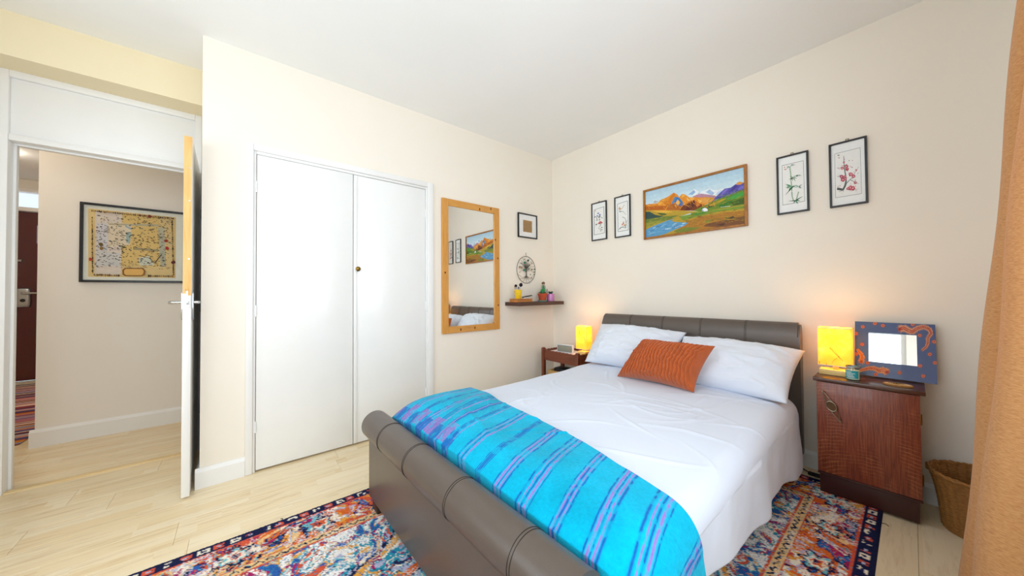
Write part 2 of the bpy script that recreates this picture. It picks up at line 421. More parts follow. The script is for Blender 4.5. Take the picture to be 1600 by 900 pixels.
# south wall; its window is added behind the camera for frontal fill
SX0, SX1, SZ0, SZ1 = 0.35, 2.55, 0.75, 2.30
multi('wall_front', [(DW, SX0, SOUTH-0.2, SOUTH, -0.02, H), (SX1, WALL_E+0.3, SOUTH-0.2, SOUTH, -0.02, H), (SX0, SX1, SOUTH-0.2, SOUTH, -0.02, SZ0), (SX0, SX1, SOUTH-0.2, SOUTH, SZ1, H)], M_WALL)
# east wall with a window
EY0, EY1, EZ0, EZ1 = -3.90, -1.00, 0.80, 2.30
multi('wall_right', [(WALL_E, WALL_E+0.2, SOUTH, EY0, -0.02, H), (WALL_E, WALL_E+0.2, EY1, 0.0, -0.02, H), (WALL_E, WALL_E+0.2, EY0, EY1, -0.02, EZ0), (WALL_E, WALL_E+0.2, EY0, EY1, EZ1, H)], M_WALL)
def window(name, loc, rz, w, z0, z1, nb):
    t = sthing(name, loc, rz)      # local: x along the wall, -y into the room, depth in +y
    bm = B()
    for a, b in ((-w/2, -w/2+0.05), (w/2-0.05, w/2)): box(bm, a, b, 0.08, 0.15, z0, z1, 0.004)
    for a, b in ((z0, z0+0.05), (z1-0.05, z1)): box(bm, -w/2+0.05, w/2-0.05, 0.08, 0.15, a, b, 0.004)
    obj('window_frame', bm, M_TRIM, t)
    step = (w-0.1)/nb
    for i in range(nb):
        xa = -w/2+0.05+i*step
        if i: obj('mullion', box(B(), xa-0.025, xa+0.025, 0.085, 0.145, z0+0.05, z1-0.05, 0.004), M_TRIM, t)
        obj('pane', box(B(), xa+(0.025 if i else 0), xa+step-(0.025 if i < nb-1 else 0), 0.112, 0.116, z0+0.05, z1-0.05), M_GLASS, t, smooth=False)
    obj('window_sill', box(B(), -w/2-0.04, w/2+0.04, -0.06, 0.08, z0-0.035, z0, 0.006), M_TRIM, t)
    return t
window('window_1', (WALL_E, (EY0+EY1)/2, 0), -PI/2, EY1-EY0, EZ0, EZ1, 3)
window('fill_window', ((SX0+SX1)/2, SOUTH, 0), PI, SX1-SX0, SZ0, SZ1, 3)  # unseen window added to carry the south fill light

# hall
HX = -1.482
solid('wall_hall', -4.70, HX, -3.915, -2.2, -0.02, H, M_HALLW)
solid('wall_hall_end', HX, DW-0.12, -2.2, -2.1, -0.02, H, M_HALLW)
solid('wall_hall_left', -4.85, DW-0.12, -5.72, -5.6, -0.02, H, M_HALLW)
FD0, FD1 = -5.42, -4.62
multi('wall_entrance', [(-4.85, -4.70, -5.6, FD0, -0.02, H), (-4.85, -4.70, FD1, -3.915, -0.02, H), (-4.85, -4.70, FD0, FD1, 2.50, H)], M_HALLW)

# skirting boards
def skirting(name, pts_fn, length, h, t_, chamfer=0.012):
    """profile extruded along local x, standing off the wall towards -y"""
    prof = [(0, 0), (-t_, 0), (-t_, h-chamfer*1.6), (-t_*0.35, h), (0, h)]
    bm = prism(B(), prof, lambda a, b, d: (d, a, b), 0, length)
    o = struct(obj(name, bm, M_TRIM, smooth=False)); o.location, o.rotation_euler = pts_fn[0], (0, 0, pts_fn[1]); return o
skirting('baseboard_back', ((0.0, 0, 0), 0), WALL_E, 0.102, 0.018)
skirting('baseboard_left', ((0, -1.49, 0), PI/2), 1.49-0.019, 0.112, 0.018)
skirting('baseboard_corner', ((0, RET-0.018, 0), PI/2), -2.735-RET+0.018, 0.112, 0.018)
skirting('baseboard_return', ((DW+0.06, RET, 0), 0), -DW-0.06-0.001, 0.112, 0.018)
skirting('baseboard_hall', ((HX, -3.935, 0), PI/2), 1.7, 0.128, 0.022)
bh = bpy.data.objects['baseboard_hall']
obj('bare_wood_patch', box(B(), -0.003, 0.0, -0.019, -0.004, 0.025, 0.06, 0.002), M_PINE_EDGE, bh)['label'] = 'square patch of bare orange wood'
skirting('baseboard_right', ((WALL_E, 0-0.019, 0), -PI/2), 4.0, 0.102, 0.018)

# wardrobe frame and leaves
t1 = sthing('trim_1', (0, 0, 0))
FL_, FR_, FT = -2.735, -1.490, 2.046
for a, b, z0, z1, nm in ((FL_, WL, 0, FT, 'jamb_casing'), (WR, FR_, 0, FT, 'jamb_casing'), (WL, WR, WT, FT, 'head_casing')):
    obj(nm, box(B(), 0.0, 0.018, a, b, z0, z1, 0.004), M_TRIM, t1)
for a, b, z0, z1, nm in ((WL, WL+0.013, 0, WT, 'jamb_lining'), (WR-0.013, WR, 0, WT, 'jamb_lining'), (WL+0.013, WR-0.013, WT-0.018, WT, 'head_lining')):
    obj(nm, box(B(), -0.12, 0.006, a, b, z0, z1, 0.002), M_TRIM, t1)
def hinge(parent, x, y, z, ax='z', m_=None):
    bm = B(); cyl(bm, (x, y, z-0.035), (x, y, z+0.035), 0.005, seg=8)
    for k in (-0.012, 0.012): cyl(bm, (x, y, z+k-0.001), (x, y, z+k+0.001), 0.0062, seg=8)
    return obj('hinge', bm, m_ or M_GLOSSW, parent)
d2 = sthing('door_2', (0, WL+0.016, 0)); d3 = sthing('door_3', (0, WR-0.016, 0))
LW = -2.124-(WL+0.016)
obj('leaf', box(B(), -0.034, 0.004, 0, LW, 0.012, 1.984, 0.002), M_GLOSSW, d2)
RWd = (WR-0.016)-(-2.119)
obj('leaf', box(B(), -0.038, 0.0, -RWd, 0, 0.010, 1.984, 0.002), M_GLOSSW, d3)
obj('cover_strip', box(B(), 0.0, 0.006, -RWd+0.004, -RWd+0.022, 0.012, 1.975, 0.001), M_GLOSSW, d3)
for z in (0.28, 1.0, 1.78): hinge(d2, 0.006, -0.002, z); hinge(d3, 0.004, 0.002, z)
bm = B(); prof = [(0.0, 0.0), (0.016, 0.0), (0.017, 0.003), (0.009, 0.006), (0.007, 0.014), (0.014, 0.020), (0.0175, 0.027), (0.016, 0.034), (0.009, 0.039), (0, 0.040)]
lathe(bm, prof, seg=24); bmesh.ops.transform(bm, matrix=Matrix.Translation((0.0, -2.094-(WR-0.016), 1.287)) @ Matrix.Rotation(PI/2, 4, 'Y'), verts=bm.verts)
obj('knob', bm, M_BRASS, d3)['label'] = 'small round brass knob'

# door frame of the recess: posts, head, transom panel
t2 = sthing('trim_2', (DW, 0, 0))
obj('jamb', box(B(), -0.12, 0.012, DY0-0.045, DY0, 0, 2.385, 0.004), M_TRIM, t2)
obj('jamb', box(B(), -0.12, 0.012, DY1, DY1+0.035, 0, 2.385, 0.004), M_TRIM, t2)
obj('door_head', box(B(), -0.12, 0.012, DY0, DY1, DTOP, DTOP+0.035, 0.004), M_TRIM, t2)
obj('door_stop', box(B(), -0.075, -0.045, DY0, DY1, DTOP-0.012, DTOP, 0.002), M_TRIM, t2)
obj('door_stop', box(B(), -0.075, -0.045, DY0, DY0+0.012, 0, DTOP-0.012, 0.002), M_TRIM, t2)
obj('transom_panel', box(B(), -0.02, -0.006, DY0, DY1, DTOP+0.035, 2.345, 0.002), M_TRIM, t2)
obj('panel_head', box(B(), -0.12, 0.014, DY0, DY1, 2.345, 2.385, 0.004), M_TRIM, t2)
obj('side_lining', box(B(), 0.012, 0.022, DY0-0.20, DY0-0.045, 0, 2.38, 0.003), M_TRIM, t2)
t3 = sthing('trim_3', (0, 0, 0))
obj('threshold_strip', box(B(), -0.665, -0.615, DY0, DY1, -0.004, 0.006, 0.003), wood('maple threshold', [(0.3, '#d9b77c'), (0.7, '#ecd2a0')], (14, 1.2, 14), 3, 0.35), t3)

# open bedroom door, swung back beside the wardrobe return wall
d1 = sthing('door_1', (DW+0.012, -3.000, 0), 0.024)
DWID = 0.705
obj('leaf', box(B(), 0, DWID, -0.020, 0.014, 0.010, 1.975, 0.002), M_GLOSSW, d1)
bm = B(); box(bm, DWID, DWID+0.0015, -0.0195, 0.0135, 1.135, 1.974)
for y_, z_ in ((-0.013, 1.11), (-0.003, 1.125), (0.007, 1.10)): box(bm, DWID, DWID+0.0014, y_-0.006, y_+0.006, z_, 1.136)
obj('bare_edge', bm, M_PINE_EDGE, d1, smooth=False)['label'] = 'upper door edge stripped to bare pine'
obj('latch_plate', box(B(), DWID, DWID+0.003, -0.011, 0.011, 1.03, 1.10, 0.001), M_TRIM, d1)
obj('latch', box(B(), DWID+0.002, DWID+0.010, -0.004, 0.004, 1.052, 1.070, 0.001), M_STEEL, d1)
for sgn in (-1, 1):
    y0 = -0.020 if sgn < 0 else 0.014
    pl = obj('lever_plate', box(B(), DWID-0.075, DWID-0.035, min(y0, y0+0.008*sgn), max(y0, y0+0.008*sgn), 0.965, 1.115, 0.003), M_CHROME, d1)
    bm = B(); tube(bm, [(DWID-0.055, y0+0.006*sgn, 1.062), (DWID-0.055, y0+0.045*sgn, 1.062), (DWID-0.062, y0+0.052*sgn, 1.062), (DWID-0.16, y0+0.052*sgn, 1.060)] if sgn < 0 else [(DWID-0.055, y0+0.006, 1.062), (DWID-0.055, y0+0.021, 1.062), (DWID-0.065, y0+0.024, 1.062), (DWID-0.16, y0+0.024, 1.060)], [0.009, 0.008, 0.009, 0.010], 12)
    obj('lever', bm, M_CHROME, pl)
for z in (0.30, 1.02, 1.68): hinge(d1, -0.004, 0.019, z, m_=M_STEEL)
for z in (1.30, 1.62, 1.80):
    obj('screw_hole', cyl(B(), (DWID+0.001, 0.004, z), (DWID+0.0025, 0.004, z), 0.004, seg=10), M_STEEL, d1)

# front door at the far end of the hall
M_RED = mat('oxblood gloss paint', '#4e1216', 0.22, 0.05, 4, coat=0.3)
t4 = sthing('trim_4', (-4.70, 0, 0))
for a, b, z0, z1, nm in ((FD0, FD0+0.05, 0, 2.50, 'jamb'), (FD1-0.05, FD1, 0, 2.50, 'jamb'), (FD0+0.05, FD1-0.05, 2.46, 2.50, 'frame_head'), (FD0+0.05, FD1-0.05, 2.21, 2.26, 'transom_bar')):
    obj(nm, box(B(), -0.10, 0.02, a, b, z0, z1, 0.003), M_TRIM, t4)
w3 = sthing('window_3', (-4.76, 0, 0))
obj('pane', box(B(), -0.004, 0.0, FD0+0.05, FD1-0.05, 2.26, 2.46), M_GLASS, w3, smooth=False)
d4 = sthing('door_4', (-4.77, 0, 0))
PY0, PY1, PZ0, PZ1 = -4.835, -4.72, 1.80, 2.04
for a, b, z0, z1 in ((FD0+0.053, PY0, 0.01, 2.205), (PY1, FD1-0.053, 0.01, 2.205), (PY0, PY1, 0.01, PZ0), (PY0, PY1, PZ1, 2.205)):
    obj('leaf', box(B(), 0, 0.045, a, b, z0, z1), M_RED, d4, smooth=False)
obj('pane', box(B(), 0.02, 0.024, PY0, PY1, PZ0, PZ1), M_GLASS, d4, smooth=False)
bm = box(B(), 0.046, 0.075, -4.985, -4.872, 0.965, 1.212, 0.028, 4)
lk = obj('lock_case', bm, M_STEEL, d4)
obj('lever', tube(B(), [(0.07, -4.925, 1.145), (0.10, -4.925, 1.145), (0.105, -4.91, 1.145), (0.105, -4.79, 1.145)], 0.014, 10), M_CHROME, lk)
obj('keyhole', cyl(B(), (0.074, -4.928, 1.05), (0.078, -4.928, 1.05), 0.022, seg=16), M_BLACKF, lk)
obj('door_bolt', tube(B(), [(0.06, -5.10, 1.565), (0.06, -4.955, 1.565), (0.06, -4.94, 1.565)], [0.018, 0.018, 0.028], 12), M_CHROME, d4)

# unseen lamps added to brighten the hall
M_HALLFILL = mat('hall fill glow', '#fff4e4', 0.4, 0, emit=120.0)
for lab, lx, ly in (('unseen lamp added to light the hall outside the bedroom door', -1.08, -4.45), ('unseen lamp added to light the hall near the red front door', -3.3, -4.75)):
    hl = thing('hall_fill_lamp', lab, 'added fill lamp', (lx, ly, H))
    obj('base', cyl(B(), (0, 0, -0.025), (0, 0, 0), 0.10, seg=24), M_TRIM, hl)
    obj('diffuser', lathe(B(), [(0.0, -0.085), (0.05, -0.08), (0.10, -0.06), (0.125, -0.03), (0.125, -0.025), (0.0, -0.025)], seg=28), M_HALLFILL, hl)

# ------------------------------------------------------------------ bed
BO = Vector((1.47, -0.04, 0)); BT = 0.021
bed = thing('bed', 'dark brown leather sleigh bed with rolled headboard and footboard', 'bed', BO, BT)
HW = 0.70
# headboard: profile (y, z) swept over the width, scrolled back at the top
def sweep(poly, x0, x1, n=2, bev=0.0):
    bm = prism(B(), poly, lambda a, b, d: (d, a, b), x0, x1)
    if bev:
        caps = [e for f in bm.faces if len(f.verts) == len(poly) and len(poly) > 4 for e in f.edges]
        bmesh.ops.bevel(bm, geom=caps, offset=bev, segments=2, affect='EDGES')
    return bm
hp = [(-0.02, 0.09), (-0.085, 0.09), (-0.090, 0.30), (-0.098, 0.50), (-0.108, 0.68), (-0.113, 0.76), (-0.112, 0.81), (-0.105, 0.85), (-0.092, 0.878), (-0.074, 0.893), (-0.052, 0.896), (-0.032, 0.887), (-0.018, 0.865), (-0.014, 0.84), (-0.02, 0.80)]
hp = [(a, b+(0.010 if b > 0.6 else 0)) for a, b in hp]
hb = obj('headboard', sweep(hp, -HW, HW, bev=0.012), M_LEATHER, bed)
def seam(parent, x, prof, off):
    for dx in (-0.004, 0.004):
        obj('seam', tube(B(), [(x+dx, y, z) for y, z in prof], 0.0012, 5), M_STITCH, parent)
for x in (-0.42, -0.14, 0.14, 0.42): seam(hb, x, [(y-0.0006*(1 if i < 8 else -1), z) for i, (y, z) in enumerate(hp[2:12])], 0)
# footboard: flat panel carrying an outward scroll
FY = -2.188; RC = (-2.152, 0.414, 0.069); FX0, FX1 = -0.725, 0.628
fp = [(FY+0.06, 0.055), (FY, 0.055), (FY, 0.37)]
fb = obj('footboard', box(B(), FX0+0.008, FX1-0.008, FY, FY+0.06, 0.055, 0.40, 0.008), M_LEATHER, bed)
rp = [(RC[0]+RC[2]*math.cos(a), RC[1]+RC[2]*math.sin(a)) for a in [2*PI*k/40 for k in range(40)]]
rl = obj('scroll', sweep(rp, FX0, FX1, bev=0.014), M_LEATHER, fb)
rs = [(RC[0]+(RC[2]+0.0006)*math.cos(a), RC[1]+(RC[2]+0.0006)*math.sin(a)) for a in [PI*0.15+1.35*PI*k/28 for k in range(29)]]
for x in (-0.49, -0.20, 0.13, 0.45):
    for dx in (-0.005, 0.005):
        obj('seam', tube(B(), [(x+dx, y, z) for y, z in rs], 0.0008, 5), M_STITCH, rl)
for sx in (-1, 1):
    fx = 0.52 if sx > 0 else -0.635
    obj('side_rail', box(B(), *((0.585, 0.625) if sx > 0 else (-0.70, -0.66)), FY+0.06, -0.085, 0.10, 0.30, 0.006), M_LEATHER, bed)
    obj('foot', box(B(), fx-0.035, fx+0.035, FY+0.005, FY+0.06, 0.012, 0.056, 0.003), M_FOOTWOOD, bed)
    obj('foot', box(B(), sx*0.60-0.035, sx*0.60+0.035, -0.085, -0.03, 0.0, 0.092, 0.003), M_FOOTWOOD, bed)
for k in range(12):
    y = -0.2-k*0.165; obj('slat', box(B(), -0.66, 0.585, y-0.03, y+0.03, 0.200, 0.215), M_PINEH, bed, smooth=False)
mt = tag(obj('mattress', box(B(), -0.64, 0.58, -2.00, -0.125, 0.216, 0.445, 0.05, 4), M_LINEN, loc=BO, rz=BT), 'white mattress in the bed under the duvet', 'mattress')

# --- bed covers: surface following the mattress, s = arc across, Y along
A_, R_ = 0.625, 0.085
def cover(s, Y, off, top=0.487, dome=0.022):
    """returns X, Z for arc coordinate s"""
    a = np.abs(s); sg = np.sign(s); r = R_+off
    q = np.clip((a-A_)/r, 0, PI/2); drop = np.clip(a-A_-r*PI/2, 0, None)
    X = np.where(a < A_, a, A_+r*np.sin(q)); Z = top+off-np.where(a < A_, 0, r*(1-np.cos(q)))-drop
    Z = Z+dome*np.clip(1-(a/A_)**2, 0, 1)
    return X*sg, Z, drop
nu, nv = 300, 220
s0, s1 = -0.93, 1.03
ss = np.linspace(s0, s1, nu)[:, None]*np.ones((1, nv)); v = np.linspace(0, 1, nv)[None, :]*np.ones((nu, 1))
YH, YF = -0.28, -2.05
Y = YH+(YF-YH)*v
# right hem shorter towards the foot, with a dipping corner
hem = 1.055-0.175*v+0.010*np.sin(5*v*PI)+0.006*np.sin(23*v)-0.03*np.clip((v-0.80)/0.10, 0, 1)
ss = np.where(ss > 0.70, 0.70+(ss-0.70)*(hem-0.70)/(s1-0.70), ss)
X, Z, dr = cover(ss, Y, 0.0)
fold = np.sin(2*PI*(Y*2.1+0.22*np.sin(Y*4)+0.35))*0.7+np.sin(2*PI*(Y*3.7)+1.2)*0.3
X = X+np.sign(ss)*np.clip(dr/0.30, 0, 1)**0.8*(0.012+0.020*fold)
edge = np.clip((np.abs(ss)-0.35)/0.35, 0, 1)
_rc = random.Random(23)
CREASES = []
for _ in range(46):
    cx_, cy_ = _rc.uniform(-0.62, 0.66), _rc.uniform(-2.0, -0.45); an = _rc.gauss(0.55 if cx_ > 0 else 2.4, 0.55)
    CREASES.append((cx_, cy_, an, _rc.uniform(0.06, 0.20), _rc.uniform(0.007, 0.016), _rc.uniform(0.002, 0.0065), _rc.uniform(-2.5, 2.5)))
def relief(X, Y):
    z = (fbm(X*2.2+4, Y*2.2+9, 21, 2)-0.5)*0.034+(fbm(X*9, Y*5, 31, 2)-0.5)*0.004
    for cx_, cy_, an, ln, wd, am, cv in CREASES:
        p = (X-cx_)*math.cos(an)+(Y-cy_)*math.sin(an); w_ = -(X-cx_)*math.sin(an)+(Y-cy_)*math.cos(an)-cv*p*p
        z = z+am*np.exp(-(w_/wd)**2)*np.exp(-(p/ln)**2)
    return z
Z = Z+np.clip(1-dr/0.06, 0, 1)*relief(X, Y)-np.clip(1-dr/0.1, 0, 1)*0.075*np.clip((-1.88-Y)/0.17, 0, 1)**1.8
X = X+np.where(dr > 0, 1, 0)*np.sign(ss)*(fbm(Y*6+2, Z*5+4, 52, 3)-0.5)*0.02
P = np.stack([X, Y+0.02*(fbm(ss*3, Y*2, 61, 2)-0.5), Z], -1)
duvet = grid_obj('duvet', P, M_LINEN, loc=BO, rz=BT)
sm = duvet.modifiers.new('thickness', 'SOLIDIFY'); sm.thickness = 0.012; sm.offset = 1
tag(duvet, 'white cotton duvet spread over the bed and hanging down its side', 'duvet')

# --- turquoise striped blanket across the foot
nu, nv = 840, 170
sL, sR = -0.86, 1.06
s1d = np.linspace(sL, sR, nu); ss = s1d[:, None]*np.ones((1, nv)); v = np.linspace(0, 1, nv)[None, :]*np.ones((nu, 1))
Yfar = -1.690-0.135*np.clip(ss, -0.9, 0.80)+0.008*np.sin(ss*9); Yn = -2.082
arc = (Yfar-Yn)+0.11                       # last 0.11 m is tucked down behind the scroll
t = v*arc; on = Yfar-t; tuck = np.clip(t-(Yfar-Yn), 0, None)
Y = np.maximum(on, Yn)
X, Z, dr = cover(ss, Y, 0.020)
Z = Z-np.clip(1-dr/0.05, 0, 1)*np.clip(tuck, 0, None)*0.95-np.clip(1-dr/0.1, 0, 1)*0.062*np.clip((-1.90-Y)/0.182, 0, 1)**2.2
wv = np.exp(-((ss+0.33)/0.12)**2)*np.sin((Y+1.70)*16+ss*10)*0.014
Z = Z+np.where(dr > 0, 0, 1)*(wv+relief(X, Y)+0.012+(fbm(ss*4+2, Y*4+1, 71, 3)-0.5)*0.012+(fbm(ss*14+2, Y*10+1, 73, 2)-0.5)*0.004)
X = X+np.sign(ss)*np.clip(dr/0.30, 0, 1)*(0.040+0.016*np.sin(2*PI*(Y*4.0+0.1)))
X = X+np.sign(ss)*np.clip((np.abs(ss)-0.60)/0.2, 0, 1)*0.012
P = np.stack([X, Y, Z], -1)
q = ss+0.16*(on+1.71)+0.006*np.sin(on*14+ss*3)+0.003*(fbm(ss*40, on*40, 3, 2)-0.5)
C_T, C_B, C_P, C_L = [np.array(lin(c)) for c in ('#00aed2', '#1a5fb0', '#9a74c4', '#1cb8d6')]
col = np.ones((nu, nv, 3))*C_T
col = col*(1-0.35*fbm(ss*9, on*9, 81, 3)[..., None])*1.18
groups = [-0.78, -0.69, -0.60, -0.50, -0.41, -0.325, -0.245, -0.165, -0.045, 0.065, 0.170, 0.285, 0.410, 0.525, 0.640, 0.760, 0.890, 1.01]
brk = fbm(ss*60+1, on*45+5, 91, 2)
for i, g in enumerate(groups):
    w = 0.026+0.007*((i*7) % 3)
    lines = [(-0.5, C_B), (-0.18, C_B if i % 2 else C_P), (0.12, C_B), (0.45, C_P if i % 3 else C_B)]
    if i > 9: lines = [(-0.6, C_B), (-0.25, C_P), (0.0, C_B), (0.30, C_P), (0.6, C_B)]
    for j, (o_, c_) in enumerate(lines):
        k = np.exp(-((q-(g+o_*w))/(0.0020+0.0009*((i+j) % 3)))**2)*np.where(brk > 0.40, 1, 0.35)
        k = np.clip(k*1.15, 0, 1)[..., None]; col = col*(1-k)+c_*k
# woven block border along the left part of the near edge
blk = ((np.floor((q+1.0)/0.062).astype(int) % 2) == 0) & (q < -0.14) & (on < -1.985) & (on > -2.075)
blk2 = ((np.floor((q+1.0)/0.062).astype(int) % 2) == 1) & (q < -0.14) & (on < -2.015)
for msk, c_ in ((blk, C_P*0.85), (blk2, C_B)):
    k = (msk*np.where(brk > 0.45, 0.8, 0.3))[..., None]; col = col*(1-k)+c_*k
blanket = grid_obj('blanket', P, M_BLANKET, col=np.clip(col, 0, 1), loc=BO, rz=BT)
sm = blanket.modifiers.new('thickness', 'SOLIDIFY'); sm.thickness = 0.006; sm.offset = 1
tag(blanket, 'turquoise wool blanket with purple and blue stripes across the bed foot', 'blanket')

# --- pillows and cushion
def pillow(name, corners, thick, material, seed, n=70, puff=2.4, pinch=0.05, ribs=None, sag=0.0, wrinkle=0.014):
    """corners TL, TR, BR, BL in bed coordinates; two puffed faces sharing one outline"""
    TL, TR, BR, BL = [np.array(c, float) for c in corners]
    nrm = np.cross(TR-TL, BL-TL); nrm = -nrm/np.linalg.norm(nrm)
    if nrm[1] > 0: nrm = -nrm                       # face the foot of the bed
    k = n if ribs is None else 2*n
    a = np.linspace(-1, 1, k)[:, None]*np.ones((1, n)); b = np.linspace(-1, 1, n)[None, :]*np.ones((k, 1))
    # outline pulled in between the pointed corners
    pa = a*(1-pinch*(1-b**2)*np.abs(a)**3); pb = b*(1-pinch*1.3*(1-a**2)*np.abs(b)**3)
    u = (pa+1)/2; w_ = (1-pb)/2
    base = ((1-u)*(1-w_))[..., None]*TL+(u*(1-w_))[..., None]*TR+(u*w_)[..., None]*BR+((1-u)*w_)[..., None]*BL
    prof = (np.clip(1-np.abs(a)**puff, 0, 1)*np.clip(1-np.abs(b)**puff, 0, 1))**0.55
    wr = (fbm(a*3+seed, b*3, seed, 4)-0.5)*wrinkle*2+(1-np.abs(2*fbm(a*2.2+b*1.2+seed, b*2.6-a+1, seed+9, 3)-1))**6*wrinkle*0.9
    edgef = np.clip((1-np.maximum(np.abs(a), np.abs(b)))*6, 0, 1)
    front = prof*thick*0.62+wr*edgef; back = -prof*thick*0.38
    if ribs is not None:
        ph = a*ribs+0.55*np.sin(b*2.1+a*1.5)+0.8*(fbm(a*3+2, b*4, 17, 2)-0.5)
        front = front+np.abs(np.sin(ph*PI))**0.6*0.021*np.clip(edgef*1.5, 0, 1)+(np.sin(b*24+np.floor(ph)*2.4))*0.0012*edgef
    F_ = base+front[..., None]*nrm; K_ = base+back[..., None]*nrm
    down = np.array([0, 0, -1.0])*sag
    F_ = F_+down*(prof[..., None]); K_ = K_+down*(prof[..., None])
    P = np.concatenate([F_, K_[:, ::-1]], 1)        # wrap front to back
    P = np.concatenate([P, P[:, :1]], 1)
    o = grid_obj(name, P, material, loc=BO, rz=BT)
    bm = bmesh.new(); bm.from_mesh(o.data)
    bmesh.ops.remove_doubles(bm, verts=bm.verts, dist=1e-5)
    bmesh.ops.holes_fill(bm, edges=[e for e in bm.edges if e.is_boundary], sides=0)
    bmesh.ops.remove_doubles(bm, verts=bm.verts, dist=1e-5)
    bmesh.ops.recalc_face_normals(bm, faces=bm.faces); bm.to_mesh(o.data); bm.free()
    return o
pl = pillow('pillow', [(-0.675, -0.155, 0.815), (0.07, -0.165, 0.800), (0.03, -0.43, 0.512), (-0.66, -0.43, 0.512)], 0.20, M_PILLOW, 3)
tag(pl, 'white pillow leaning on the headboard nearest the wardrobe wall', 'pillow', 'pillows against the headboard')
pr = pillow('pillow', [(0.055, -0.19, 0.775), (0.735, -0.185, 0.752), (0.70, -0.49, 0.500), (0.045, -0.49, 0.512)], 0.19, M_PILLOW, 8, wrinkle=0.012)
tag(pr, 'white pillow leaning on the headboard beside the oak bedside cabinet', 'pillow', 'pillows against the headboard')
cu = pillow('cushion', [(-0.085, -0.50, 0.765), (0.375, -0.53, 0.775), (0.300, -0.66, 0.505), (-0.215, -0.65, 0.505)], 0.19, M_CUSHION, 14, n=110, pinch=0.09, ribs=11, puff=2.1, wrinkle=0.010)
tag(cu, 'rust orange ribbed velvet cushion in front of the white pillows', 'cushion')
bm = box(B(), -0.075, -0.045, -0.502, -0.499, 0.765, 0.785)
obj('care_tag', bm, M_PILLOW, cu, smooth=False)['label'] = 'small white sewn tag'

